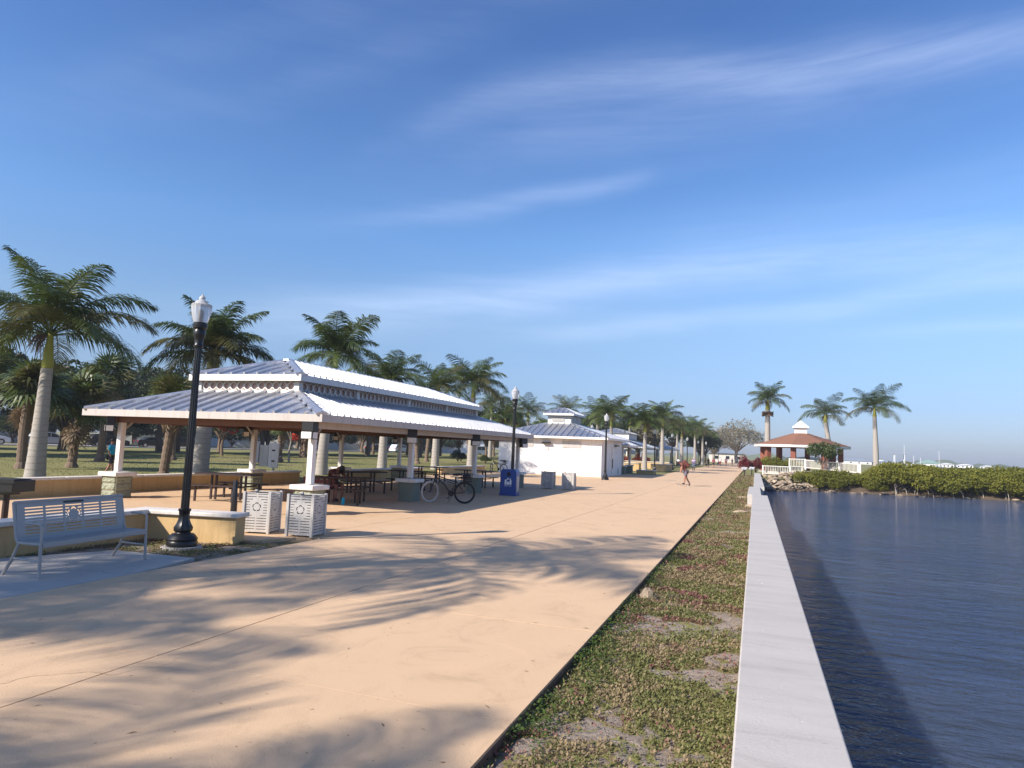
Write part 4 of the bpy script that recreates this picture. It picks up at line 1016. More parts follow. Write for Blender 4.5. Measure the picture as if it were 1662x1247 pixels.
# ================================================================= BICYCLE
def bicycle(x, y, rz, label, front='tyre_pale', turn=R(38), lean=0):
    t = empty('bicycle', (x, y, 0), rz); tag(t, label, 'bicycle')
    def wheel(wx, m_, rot):
        w = empty('wheel', (wx, 0, .335), rot); w.parent = t
        def torus(rr, r2, n=36, k=6):
            b = MB(); vs = []; fs = []
            for i in range(n):
                a = 2 * math.pi * i / n
                for j in range(k):
                    c_ = 2 * math.pi * j / k; q = rr + r2 * math.cos(c_); vs.append((q * math.cos(a), r2 * math.sin(c_), q * math.sin(a)))
            for i in range(n):
                for j in range(k): fs.append((i * k + j, ((i + 1) % n) * k + j, ((i + 1) % n) * k + (j + 1) % k, i * k + (j + 1) % k))
            b.add(vs, fs); return b
        torus(.31, .026).obj('tyre', m_, w); torus(.28, .010).obj('rim', 'rim' if m_ != 'tyre' else 'black_metal', w)
        sp = MB()
        for i in range(14):
            a = math.pi * 2 * i / 14; sp.tube([(.02 * math.cos(a + .6), (-1) ** i * .02, .02 * math.sin(a + .6)), (.28 * math.cos(a), 0, .28 * math.sin(a))], .0018, 3)
        stuff(sp.obj('spokes', 'rim', w)); MB().tube([(0, -.05, 0), (0, .05, 0)], .018, 8).obj('hub', 'black_metal', w)
    wheel(.53, 'tyre', 0); wheel(-.55, front, turn)
    BB = (.10, 0, .30); HT = (-.37, 0, .80); ST = (.28, 0, .70)
    fr_ = MB()
    fr_.tube([HT, (-.1, 0, .56), BB], .02, 8); fr_.tube([(-.36, 0, .84), (-.05, 0, .74), (.24, 0, .66)], .018, 8); fr_.tube([(-.37, 0, .79), (-.1, 0, .70), (.2, 0, .60)], .013, 8)
    fr_.tube([BB, ST], .018, 8); fr_.tube([(.27, 0, .66), (.53, .05, .335)], .011, 6); fr_.tube([(.27, 0, .66), (.53, -.05, .335)], .011, 6)
    fr_.tube([BB, (.53, .06, .335)], .012, 6); fr_.tube([BB, (.53, -.06, .335)], .012, 6); fr_.tube([(-.41, 0, .88), (-.35, 0, .74)], .026, 8)
    fr_.obj('frame', 'brown_metal', t)
    fk = MB(); fk.tube([(-.40, .0, .76), (-.45, .05, .6), (-.55, .055, .335)], .013, 6); fk.tube([(-.40, 0, .76), (-.45, -.05, .6), (-.55, -.055, .335)], .013, 6); fk.obj('fork', 'black_metal', t)
    hb = MB(); hb.tube([(-.41, 0, .86), (-.42, 0, 1.0)], .014, 8); hb.tube([(-.18, .33, 1.0), (-.32, .25, 1.04), (-.42, 0, 1.0), (-.32, -.25, 1.04), (-.18, -.33, 1.0)], .013, 8); hb.tube([(-.42, .12, 1.02), (-.46, .12, 1.12)], .012, 6); hb.obj('handlebar', 'black_metal', t)
    sd = MB(); sd.lathe([(-.05, .02), (-.035, .09), (.0, .115), (.02, .09), (.03, .03)], 12); sd.v = [(a * 1.35 + (0.0), b * (1.0 if a > 0 else .45), c + a * .12) for a, b, c in sd.v]; sd.obj('saddle', 'liner', t, (.27, 0, .90)); MB().tube([ST, (.27, 0, .88)], .014, 8).obj('seat_post', 'rim', t)
    rk = MB(); rk.tube([(.36, .08, .66), (.75, .08, .68)], .008, 6); rk.tube([(.36, -.08, .66), (.75, -.08, .68)], .008, 6); rk.tube([(.55, .09, .67), (.53, .07, .335)], .007, 6); rk.tube([(.55, -.09, .67), (.53, -.07, .335)], .007, 6); rk.obj('rear_rack', 'black_metal', t)
    bk_ = MB()
    for i in range(7):
        f_ = i / 6
        for z in (.70, .78, .88): pass
        bk_.tube([(.42 + .32 * f_, -.15, .69), (.40 + .36 * f_, -.17, .93)], .005, 4); bk_.tube([(.42 + .32 * f_, .15, .69), (.40 + .36 * f_, .17, .93)], .005, 4)
    for z, e in ((.70, 0), (.76, .005), (.82, .01), (.88, .015), (.93, .02)): bk_.tube([(.42 - e, -.15 - e, z), (.74 + e, -.15 - e, z), (.74 + e, .15 + e, z), (.42 - e, .15 + e, z), (.42 - e, -.15 - e, z)], .006, 4)
    bk_.obj('basket', 'liner', t); MB().lathe([(0, .10), (.08, .13), (.16, .09), (.19, .03)], 9).obj('bag', 'c_dark', t, (.58, 0, .76))
    cr = MB(); cr.lathe([(-.006, .095), (.006, .095)], 18); cr.v = [(a, c, b) for a, b, c in cr.v]; cr.obj('chainring', 'black_metal', t, (.10, .05, .30))
    pd = MB(); pd.tube([(.10, .07, .30), (.02, .08, .15)], .01, 6); pd.tube([(.10, -.07, .30), (.18, -.08, .45)], .01, 6); pd.box(-.04, .06, .07, .15, .135, .16); pd.box(.13, .23, -.15, -.07, .44, .465); pd.obj('pedals', 'black_metal', t)
    MB().tube([(.16, .03, .27), (.02, .16, .01)], .009, 6).obj('kickstand', 'black_metal', t)
bicycle(-9.02, 19.25, R(22), 'dark cruiser bicycle with rear basket and pale front wheel by the pier')
bicycle(-16.4, 42.8, R(60), 'small dark bicycle parked against the far low wall', front='tyre')

# ================================================================= PALMS
def frond_mesh(seed, L, e0, droop, npair, ll, segs=3, plume=.35):
    r = random.Random(seed)
    n = 16; pts = [Vector((0, 0, 0))]; tg = []
    for i in range(n):
        t = (i + .5) / n; e = e0 - droop * t ** 1.35
        d = Vector((math.cos(e), 0, math.sin(e))); tg.append(d); pts.append(pts[-1] + d * (L / n))
    def P(t):
        f = t * n; i = min(int(f), n - 1); return pts[i].lerp(pts[i + 1], f - i), tg[i]
    mb = MB(); mb.tube([pts[i] for i in range(0, n + 1, 2)], [.032 * (1 - .85 * i / n) + .004 for i in range(0, n + 1, 2)], 4)
    V = mb.v; Fc = mb.f
    for k in range(npair):
        t = .14 + .85 * (k + r.random() * .6) / npair
        p, T = P(min(t, .999))
        ln = ll * (.45 + .9 * math.sin(math.pi * min(1, (t * .92 + .08)) ** .9)) * r.uniform(.8, 1.1) * (1 if t < .93 else .7)
        for s_ in (-1, 1):
            side = Vector((0, s_, 0)); N = side.cross(T) * s_
            if N.z < 0: N = -N
            lift = r.uniform(-plume, plume) + .12
            d = (T * (.35 + .75 * t) + side * 1.0 + N * lift).normalized()
            w = .021 * r.uniform(.8, 1.2)
            q0 = p.copy(); wv = T * w; b = len(V)
            V += [tuple(q0 - wv * .6), tuple(q0 + wv * .6)]
            for j in range(1, segs + 1):
                u = j / segs
                dd = (d + Vector((0, 0, -1)) * (.12 + .95 * u) * u).normalized()
                q0 = q0 + dd * ln / segs
                ww = wv * (1.25 if j < segs else .05) * (1 - .35 * u)
                V += [tuple(q0 - ww), tuple(q0 + ww)]
                Fc.append((b + 2 * j - 2, b + 2 * j - 1, b + 2 * j + 1, b + 2 * j))
    return mb.me('frond', smooth=False)
FR = {}
def fronds(L, q):
    if (L, q) in FR: return FR[(L, q)]
    out = []
    for e0, dr in ((86, 50), (74, 58), (58, 78), (38, 88), (15, 82), (-12, 62)):
        for s_ in range(2): out.append((e0, frond_mesh(int(e0 * 10 + s_ * 3 + L * 7), L, R(e0), R(dr + s_ * 12), q, L * .26)))
    FR[(L, q)] = out
    return out
def royal_palm(x, y, z_crown, label, L=2.9, lean=(0, 0), seed=1, rb=.31, rt=.17, q=60, gold=0.2, name='royal_palm', nf=17, spear=True, dead=3, z0=-.1, group='royal palms around the promenade', shaft=1.0, bulge=.0, emin=82):
    r = random.Random(seed)
    t = empty(name, (x, y, z0)); tag(t, label, 'palm tree', group)
    H = z_crown - shaft - z0
    k = 14; prof = []
    pts = []; rad = []
    for i in range(k * 2 + 1):
        u = i / (k * 2); rr = rt + (rb - rt) * (1 - u) ** 2.6 + .03 * math.sin(u * math.pi) + bulge * math.exp(-((u - .4) / .2) ** 2)
        if i % 2 and i > 2: rr *= .985
        pts.append((lean[0] * u * u, lean[1] * u * u, H * u)); rad.append(rr)
    MB().tube(pts, rad, 16).obj('trunk', 'trunk', t, sharp=60)
    # leaf scar rings
    rg = MB(); n_ = int(H / .22)
    for i in range(2, n_):
        u = i / n_; rr = rt + (rb - rt) * (1 - u) ** 2.6 + .03 * math.sin(u * math.pi) + bulge * math.exp(-((u - .4) / .2) ** 2)
        rg.lathe([(H * u, rr * 1.0), (H * u + .012, rr * 1.025), (H * u + .024, rr)], 14, (lean[0] * u * u, lean[1] * u * u, 0), cap=False)
    rg.obj('trunk_rings', 'bark_grey', t)
    tip = Vector((lean[0], lean[1], H))
    MB().lathe([(0, rt * .93), (.08, rt * 1.02), (shaft * .5, rt * .78), (shaft * .9, rt * .5), (shaft * 1.05, rt * .35)], 14).obj('crownshaft', 'shaft', t, tip)
    top = tip + Vector((0, 0, shaft))
    fl = fronds(L, q)
    ga = r.uniform(0, 6.28)
    for i in range(nf):
        u = (i + .5) / nf
        e = 86 - emin * u ** 1.0
        cand = sorted(fl, key=lambda a: abs(a[0] - e))[:3]
        e0, me = r.choice(cand[:2] if i < nf - 3 else cand)
        o = link('frond', me, t, 'frond')
        o.location = top + Vector((0, 0, -.12 * u)); o.rotation_euler = (r.uniform(-.25, .25), R((e0 - e) * .6), ga + i * 2.39996 + r.uniform(-.25, .25))
        s_ = r.uniform(.86, 1.1) * (.8 if i == 0 else 1); o.scale = (s_, s_, s_)
        if r.random() < gold * (.4 + u):
            o.material_slots[0].link = 'OBJECT'; o.material_slots[0].material = MT['frond_gold']
    if spear: MB().tube([top + Vector((0, 0, -.2)), top + Vector((r.uniform(-.05, .05), r.uniform(-.05, .05), L * .42))], [.035, .008], 6).obj('spear_leaf', 'frond', t)
    for i in range(dead):
        a = r.uniform(0, 6.28); m_ = MB(); c_ = Vector((math.cos(a), math.sin(a), 0))
        for j in range(26):
            st = tip + Vector((0, 0, shaft * .95)) + c_ * rt * .4
            e_ = st + c_ * r.uniform(.15, .55) + Vector((r.uniform(-.2, .2), r.uniform(-.2, .2), r.uniform(-.9, -.25))) * L * .28
            m_.tube([st, (st + e_) / 2 + c_ * .12 + Vector((0, 0, .1)), e_], [.012, .012, .006], 3, cap=False)
        m_.obj('seed_stalk', 'dead', t)
    return t
# row behind the pavilion
royal_palm(-24.2, 17.0, 5.3, 'large royal palm leaning right at the left edge, green crownshaft', L=3.8, lean=(.05, .0), seed=3, rb=.36, rt=.19, q=84, nf=20, dead=2, shaft=1.3, emin=74)
royal_palm(-22.3, 22.7, 5.35, 'bushy royal palm behind the nearest lamp globe', L=3.0, lean=(.15, .1), seed=8, rb=.36, rt=.26, q=72, nf=26, gold=.35, dead=4, shaft=.6)
royal_palm(-22.3, 31.3, 6.5, 'royal palm with open crown above the pavilion ridge', L=3.2, lean=(.3, .2), seed=12, rb=.34, rt=.2, q=72, nf=19, gold=.2, dead=2)
royal_palm(-22.75, 38.4, 5.7, 'royal palm over the middle of the pavilion roof', L=3.1, seed=17, rb=.34, rt=.2, q=56, nf=19, gold=.15, dead=1)
royal_palm(-23.0, 46.6, 6.0, 'royal palm left of the pair over the far pavilion roof', L=3.1, seed=23, rb=.34, rt=.2, q=50, nf=19, gold=.15)
royal_palm(-22.6, 52.5, 6.9, 'full royal palm at the far end of the pavilion roof', L=3.5, seed=29, rb=.34, rt=.2, q=56, nf=26, gold=.3)
royal_palm(-22.5, 60.2, 4.5, 'low royal palm partly hidden behind the far pavilion corner', L=3.0, seed=31, rb=.34, rt=.2, q=44, nf=18, gold=.4)
# row right of the restroom
royal_palm(-13.2, 64.8, 5.2, 'royal palm rising right behind the restroom roof', L=2.9, seed=37, rb=.30, rt=.15, q=46, nf=19, gold=.1, dead=1)
royal_palm(-10.05, 65.7, 4.75, 'royal palm with pale slim trunk left of the fourth lamp', L=2.5, seed=41, rb=.30, rt=.15, q=46, nf=19, gold=.25)
royal_palm(-9.95, 77.9, 5.75, 'taller royal palm with pink dead stalks right of the fourth lamp', L=3.1, seed=43, rb=.31, rt=.17, q=46, nf=19, gold=.2, dead=4)
royal_palm(-9.9, 99, 5.2, 'royal palm behind the bending skater', L=3.2, seed=47, rb=.31, rt=.17, q=40, nf=16, gold=.3)
royal_palm(-9.6, 117.6, 6.0, 'distant royal palm with thin green shaft near the seventh lamp', L=3.2, seed=53, rb=.31, rt=.17, q=36, nf=19, gold=.3)
royal_palm(-9.3, 131, 6.0, 'farthest royal palm of the promenade row', L=3.2, seed=59, rb=.31, rt=.17, q=36, nf=19, gold=.3)
for i, (x, y, zc, lab) in enumerate([(-17.5, 78, 5.9, 'palm crown above the restroom cupola right side'), (-23, 84, 6.6, 'palm crown seen just behind the restroom cupola'), (-27.5, 82, 6.4, 'palm crown left of the restroom cupola'),
                                     (-15.8, 90, 6.0, 'palm crown between restroom and promenade palms'), (-35, 88, 7.6, 'distant palm poking above the trees near the second lamp'), (-14.0, 104, 6.2, 'hazy palm deep in the promenade row'), (-13.0, 122, 6.4, 'hazy palm beyond the distant shelters')]):
    royal_palm(x, y, zc, lab, L=3.2, seed=70 + i, rb=.3, rt=.17, q=36, nf=19, gold=.35)
# island palms by the gazebo
royal_palm(1.45, 92.0, 9.1, 'island palm left of the gazebo with a dark clump on its trunk', L=3.2, seed=81, rb=.31, rt=.30, q=50, nf=19, gold=.45, shaft=1.2, dead=2)
royal_palm(9.5, 100, 7.8, 'leaning island palm rising behind the gazebo roof', L=3.7, lean=(-.6, 0), seed=83, rb=.34, rt=.28, q=50, nf=16, gold=.3, dead=3)
royal_palm(13.15, 88, 8.0, 'island palm with a tall bare pale trunk right of the gazebo', L=3.9, lean=(-.1, 0), seed=86, rb=.31, rt=.22, q=56, nf=17, gold=.25, bulge=.05, dead=2)
nest = MB()
rr_ = random.Random(5)
for i in range(120):
    a = rr_.uniform(0, 6.28); z = rr_.uniform(-.35, .35); nest.tube([(.25 * math.cos(a), .25 * math.sin(a), z * .4), (.72 * math.cos(a + .3), .72 * math.sin(a + .3), z)], [.09, .03], 4)
tag(nest.obj('boot_clump', 'bark', None, (1.45, 92.0, 7.35)), 'dark brown clump wrapped round the island palm trunk', 'plant clump')
# palms behind the viewer whose fronds shade the promenade
SH = [(-12.0, 0.15, 7.8), (-16.0, -3.6, 7.8), (-11.2, -8.5, 7.8), (-15.4, -6.6, 8.0)]
SHL = ['nearest royal palm beside the viewpoint, shading the middle of the walkway', 'royal palm behind the viewpoint shading the bench', 'royal palm behind the viewpoint shading the bottom of the walkway', 'farthest royal palm behind the viewpoint']
for i, (x, y, zc) in enumerate(SH):
    royal_palm(x, y, zc, SHL[i], L=(3.8, 3.8, 3.4, 3.6)[i], seed=91 + i * 3, rb=.34, rt=.2, q=60, nf=(11, 13, 11, 12)[i], dead=1, group='palms behind the viewpoint', name='royal_palm')

# sabal palms
def fan_mesh(seed, s=.75):
    r = random.Random(seed); mb = MB(); mb.tube([(0, 0, 0), (s * .75, 0, .08)], [.018, .012], 4)
    c = Vector((s * .75, 0, .08)); n = 26
    for i in range(n):
        a = -2.3 + 4.6 * i / (n - 1); ln = s * (.72 + .28 * math.cos(a)) * r.uniform(.9, 1.1)
        d = Vector((math.cos(a), math.sin(a), .16 * math.cos(a) - .05)).normalized(); sd = Vector((-math.sin(a), math.cos(a), 0))
        p1 = c + d * ln * .55 + Vector((0, 0, .06 * ((-1) ** i))); p2 = c + d * ln + Vector((0, 0, -.30 * ln * r.uniform(.5, 1.5)))
        w = ln * .055
        mb.add([c, p1 - sd * w, p1 + sd * w, p2], [(0, 1, 2), (1, 3, 2)])
    return mb.me('fan_leaf', smooth=False)
FANS = [fan_mesh(i) for i in range(4)]
def sabal(x, y, h, label, seed=1, sc=1.0, nf=42, rt=.2, deadn=3, group='shaggy fan palms on the lawn'):
    r = random.Random(seed); t = empty('fan_palm', (x, y, -.1)); tag(t, label, 'fan palm', group)
    pts = []; rad = []
    for i in range(24):
        u = i / 23; pts.append((.1 * math.sin(u * 3 + seed), .08 * math.cos(u * 2 + seed) - .08, h * u)); rad.append((rt * (1 + .6 * max(0, .08 - u) / .08)) * (1 + .13 * ((i % 2) - .5)) * (1 + .05 * u * u))
    MB().tube(pts, rad, 12).obj('trunk', 'bark', t, sharp=20)
    top = Vector(pts[-1])
    for i in range(nf + deadn):
        dead = i >= nf
        o = link('fan_leaf', r.choice(FANS), t, 'frond')
        el_ = r.uniform(-30, 75) if not dead else r.uniform(-85, -50)
        o.rotation_euler = Quaternion(Vector((0, 0, 1)), r.uniform(0, 6.28)).to_matrix().to_4x4().__matmul__(Matrix.Rotation(R(-el_), 4, 'Y')).__matmul__(Matrix.Rotation(r.uniform(-.6, .6), 4, 'X')).to_euler()
        s_ = sc * r.uniform(.85, 1.25); o.scale = (s_, s_, s_); o.location = top + Vector((0, 0, r.uniform(-.25, .15) - (.3 if dead else 0)))
        o.material_slots[0].link = 'OBJECT'; o.material_slots[0].material = MT['dead'] if dead else (MT['frond_gold'] if r.random() < .3 else MT['frond'])
    return t
SB = [(-32.5, 22.3, 3.7, 'fan palm with rough brown trunk at the left edge behind the big royal palm', 1.35), (-32.6, 24.9, 3.3, 'shaggy fan palm between the big royal palm and the pavilion', 1.4), (-24.4, 22.9, 3.3, 'fan palm with a slim brown trunk left of the nearest lamp', 1.0),
      (-38.5, 31.0, 5.2, 'tall fan palm in front of the dark trees on the left', 1.5), (-42.0, 26.5, 4.8, 'fan palm standing in deep shade by the parked cars', 1.5), (-40, 38.0, 4.8, 'fan palm right of the dark hedge trees', 1.3), (-36.0, 45, 3.0, 'small brown trunked palm on the lawn behind the tables', .9),
      (-29.0, 67.2, 3.4, 'fan palm seen through the pavilion near its third post', 1.2), (-33.6, 66.2, 4.3, 'stout fan palm seen behind the rear third post', 1.3), (-45, 60, 5.5, 'fan palm above the left eave of the pavilion', 1.5), (-47, 44, 5.4, 'fan palm above the flame tree', 1.5), (-26, 74, 4.8, 'fan palm near the far corner of the pavilion', 1.2), (-30.5, 58, 3.1, 'young fan palm with dead skirt beyond the low wall', 1.0)]
for i, (x, y, h, lab, sc) in enumerate(SB): sabal(x, y, h, lab, i + 3, sc, nf=38 if i < 3 else 30, rt=.17 + .03 * sc)

# ================================================================= BROADLEAF TREES
def crown_pts(r, clumps, per, sz, flat=.8):
    out = []
    for (c, rad) in clumps:
        n = int(per * rad ** 1.6)
        d = r.normal(0, 1, (n, 3)); d /= np.linalg.norm(d, axis=1)[:, None]
        rr = rad * r.uniform(.35, 1.05, n) ** .5
        p = d * rr[:, None] * np.array([1, 1, flat]) + np.array(c)
        out.append(p)
    P = np.concatenate(out); N = len(P)
    a = r.normal(0, 1, (N, 3)); a /= np.linalg.norm(a, axis=1)[:, None]
    b = np.cross(a, r.normal(0, 1, (N, 3))); b /= np.linalg.norm(b, axis=1)[:, None]
    s = sz * r.uniform(.6, 1.4, N)[:, None]
    return np.stack([P - a * s, P + b * s * .55, P + a * s, P - b * s * .55], 1)
def tree_parts(seed, R0, H, nclump, per, sz, trunk_h, tr=.18, spread=.7):
    r = np.random.default_rng(seed); clumps = []; mb = MB()
    mb.tube([(0, 0, 0), (.1, .05, trunk_h * .6), (0, 0, trunk_h)], [tr * 1.3, tr, tr * .85], 8)
    for i in range(nclump):
        a = 2.4 * i + r.uniform(-.4, .4); rr = R0 * math.sqrt((i + .5) / nclump) * spread; zz = trunk_h + (H - trunk_h) * (.25 + .6 * (1 - (rr / R0) ** 2) * r.uniform(.5, 1.05))
        rad = R0 * r.uniform(.26, .42); c = (rr * math.cos(a), rr * math.sin(a), zz); clumps.append((c, rad))
        mb.tube([(0, 0, trunk_h * .92), (c[0] * .45, c[1] * .45, trunk_h + (zz - trunk_h) * .5), c], [tr * .55, tr * .3, tr * .1], 5, cap=False)
    return mb.me('trunk'), quads_mesh('crown', crown_pts(r, clumps, per, sz))
TV = {'a': tree_parts(1, 3.2, 5.6, 16, 330, .13, 1.7), 'b': tree_parts(2, 3.0, 5.2, 14, 330, .13, 1.3), 'c': tree_parts(3, 3.4, 6.0, 18, 300, .13, 2.0), 'd': tree_parts(4, 2.0, 3.6, 9, 480, .10, 1.3, .1),
      'sparse': tree_parts(5, 3.2, 5.5, 26, 190, .09, 1.6, .2, .85), 'bush': tree_parts(6, 1.5, 1.9, 12, 800, .07, .2, .06)}
def tree(kind, x, y, s, leafm, label, sz=1.0, barkm='bark', name='shade_tree', cat='tree', group='shade trees round the lawn', rz=None, z=-.1):
    t = empty(name, (x, y, z), random.uniform(0, 6.28) if rz is None else rz); t.scale = (s, s, s * sz); tag(t, label, cat, group)
    tm, cm = TV[kind]
    o = link('trunk', tm, t, 'bark'); o.material_slots[0].link = 'OBJECT'; o.material_slots[0].material = MT[barkm]
    o = link('crown', cm, t, 'leaf'); o.material_slots[0].link = 'OBJECT'; o.material_slots[0].material = MT[leafm]
    return t
# low shrubs
def shrub(x, y, s, m_, label, sz=1, z=-.1, group='low shrubs'):
    return tree('bush', x, y, s, m_, label, sz, name='shrub', cat='shrub', group=group, z=z)
# backdrop of trees behind the street
rr = random.Random(11)
places = []
for i in range(13): places.append((-100 + i * 2.0, 34 + i * 11.5))
for i in range(12): places.append((-112 + i * 3.5, 28 + i * 14))
names_pos = ['at the far left', 'left of the big palm', 'behind the leaning palm', 'right of the big palm', 'above the parked cars', 'beyond the pavilion eave', 'behind the nearest lamp', 'behind the pavilion ridge', 'over the pavilion middle', 'past the pavilion ridge', 'toward the restroom', 'near the second lamp', 'behind the restroom roof']
for i, (x, y) in enumerate(places):
    k = 'abc'[i % 3]; m_ = ['leaf_dark', 'leaf', 'leaf_dark', 'leaf'][i % 4]
    tree(k, x + rr.uniform(-2, 2), y + rr.uniform(-2, 2), rr.uniform(1.5, 2.0), m_, ('dark' if m_ == 'leaf_dark' else 'mid green') + ' tree of the ' + ('front' if i < 13 else 'rear') + ' backdrop row ' + names_pos[i % 13], group='trees of the wooded backdrop')
for i, (x, y, s, m_, k, lab) in enumerate([(-52, 30, 1.55, 'leaf_dark', 'a', 'dense dark tree over the parked cars, left of the big palm trunk'), (-54, 38, 1.5, 'leaf_dark', 'b', 'dense dark tree behind the shaggy fan palm'), (-56, 24, 1.7, 'leaf_dark', 'c', 'dense dark tree at the left edge of the view'),
        (-55.5, 46.5, .95, 'leaf_dark', 'b', 'round dark hedge-like tree beside the corner post'), (-60, 57, 1.3, 'leaf', 'a', 'mid green tree left of the flame tree'), (-55, 66, 1.1, 'leaf_fresh', 'b', 'bright green tree behind the utility boxes'),
        (-58, 78, 1.1, 'leaf', 'c', 'green tree seen between the rear posts'), (-50, 84, 1.0, 'leaf', 'a', 'olive tree right of the sunlit palm trunk'), (-62, 98, 1.3, 'leaf_dark', 'b', 'dark tree beyond the picnic tables'), (-46, 92, 1.0, 'leaf', 'c', 'green tree over the parked van'),
        (-42, 112, 1.4, 'leaf_dark', 'a', 'dark tree behind the third rear post'), (-36, 118, 1.5, 'leaf', 'b', 'mid green tree near the end of the pavilion'), (-30, 98, 1.1, 'leaf_fresh', 'a', 'bright green tree just left of the white wall'),
        (-30, 128, 1.6, 'leaf', 'c', 'green tree left of the restroom roof'), (-24, 112, 1.45, 'leaf', 'b', 'tree rising behind the restroom roof'), (-20, 122, 1.5, 'leaf_dark', 'a', 'dark tree behind the promenade palms'), (-15, 132, 1.5, 'leaf_dark', 'c', 'shadowy tree behind the distant shelter'),
        (-19, 96, 1.2, 'leaf_dark', 'b', 'dark tree behind the second shelter'), (-16.5, 102, 1.1, 'leaf_grey', 'a', 'greyish tree above the distant shelter roof'), (-10.5, 142, 1.4, 'leaf_fresh', 'b', 'rounded green tree left of the big pale tree'), (-9.0, 134, 1.0, 'leaf_dark', 'c', 'dark green tree behind the eighth lamp'),
        (-4.4, 178, 2.0, 'leaf_grey', 'sparse', 'huge sparse pale tree spreading at the end of the promenade'), (-9.5, 172, 1.5, 'leaf_grey', 'sparse', 'second sparse pale tree just left of the huge one')]):
    tree(k, x, y, s, m_, lab, barkm='bark_grey' if 'grey' in m_ else 'bark', rz=i * 1.3)
for i in range(15):
    u = i / 14; x = -64 + 20 * u + rr.uniform(-1.5, 1.5); y = 46 + 88 * u + rr.uniform(-2, 2)
    tree('bac'[i % 3], x, y, rr.uniform(1.0, 1.35), ['leaf', 'leaf_dark', 'leaf', 'leaf_fresh', 'leaf_dark'][i % 5], 'street side tree along the lawn, number %s from the parked silver car' % ['one', 'two', 'three', 'four', 'five', 'six', 'seven', 'eight', 'nine', 'ten', 'eleven', 'twelve', 'thirteen', 'fourteen', 'fifteen'][i], group='trees lining the street')
for i in range(9):
    tree('cab'[i % 3], -70 + i * 3.6 + rr.uniform(-1.5, 1.5), 30 + i * 8.5 + rr.uniform(-2, 2), rr.uniform(1.5, 1.9), 'leaf_dark' if i % 2 else 'leaf', 'tall shade tree over the street, ' + ['leftmost', 'second from left', 'third from left', 'fourth from left', 'fifth from left', 'sixth from left', 'seventh from left', 'eighth from left', 'rightmost'][i], group='tall trees over the street')
for i in range(22):
    u = i / 21
    shrub(-93 + 27 * u + rr.uniform(-1, 1), 42 + 125 * u, rr.uniform(2.0, 2.9), ['leaf_dark', 'leaf'][i % 2], 'bushy hedge clump behind the street, ' + ORD[i] + ' from the silver car towards the restroom', group='hedge clumps behind the street')
# flame trees
for x, y, s, lab in ((-49.5, 53.0, .8, 'flame tree with red blossom left of the shaded palm trunk'), (-44.0, 58.0, .62, 'small flame tree with scattered orange blossom by the utility boxes')):
    t = tree('d', x, y, s * 1.6, 'leaf', lab, name='flame_tree', cat='tree', group='flame trees on the lawn')
    r = np.random.default_rng(int(-x)); cl = [((r.uniform(-1.6, 1.6), r.uniform(-1.6, 1.6), r.uniform(2.0, 3.2)), r.uniform(.3, .7)) for _ in range(9)]
    link('blossom', quads_mesh('blossom', crown_pts(r, cl, 260, .09)), t, 'flower_red')
# small bare tree
def bare_tree(x, y, h, label, seed):
    r = random.Random(seed); t = empty('bare_tree', (x, y, -.1)); tag(t, label, 'tree'); mb = MB(); ends = []
    def br(p, d, L, rad, dep):
        q = p + d * L; mb.tube([p, (p + q) / 2 + Vector((r.uniform(-.05, .05), r.uniform(-.05, .05), 0)) * L, q], [rad, rad * .85, rad * .7], 6, cap=False)
        if dep == 0: ends.append(q); return
        for i in range(2 if dep > 2 else 3): br(q, (d + Vector((r.uniform(-.8, .8), r.uniform(-.8, .8), r.uniform(-.1, .5)))).normalized(), L * r.uniform(.6, .8), rad * .62, dep - 1)
    br(Vector((0, 0, 0)), Vector((.05, 0, 1)), h * .38, .10, 4)
    mb.obj('trunk', 'bark_grey', t)
    rg_ = np.random.default_rng(seed); link('crown', quads_mesh('crown', crown_pts(rg_, [(tuple(e), .35) for e in ends], 160, .05)), t, 'leaf_grey')
bare_tree(-34.9, 44.6, 4.4, 'small nearly bare tree with forked trunk on the lawn', 4)
for i, (x, y, s, m_, lab) in enumerate([(-31.5, 69.5, .7, 'leaf_dark', 'low dark shrub at the foot of the palms seen behind the second pier'), (-32, 71.5, .55, 'leaf_dark', 'smaller dark shrub beside a pale trunk base'), (-27.5, 68, .5, 'leaf', 'small round shrub on the lawn near the third post'),
        (-17.5, 79, .9, 'flower_orange', 'red orange shrub mass left part, beyond the second shelter'), (-15.2, 80.5, .9, 'flower_orange', 'red orange shrub mass middle part, behind the pale trunk'), (-13.0, 82.5, .9, 'flower_orange', 'red orange shrub mass right part, by the fourth lamp'),
        (1.2, 84, 1.0, 'leaf_mangrove', 'olive green hedge shrub left of the gazebo pillars'), (2.6, 84.5, 1.0, 'leaf_mangrove', 'olive green hedge shrub under the gazebo eave'), (3.9, 85.5, .95, 'leaf_mangrove', 'olive green hedge shrub by the second gazebo pillar')]):
    shrub(x, y, s, m_, lab, 1.0)
shrub(-1.05, 78.2, .58, 'leaf_red', 'deep red leafy shrub at the end of the seawall', 1.75)
shrub(.05, 79.0, .55, 'leaf_red', 'deep red leafy shrub, right half behind the seawall end', 1.7)
# small round tree by the fence
tree('d', 6.6, 78.2, 1.05, 'leaf', 'small leafy tree in front of the gazebo beside the white fence', name='small_tree', rz=.6)

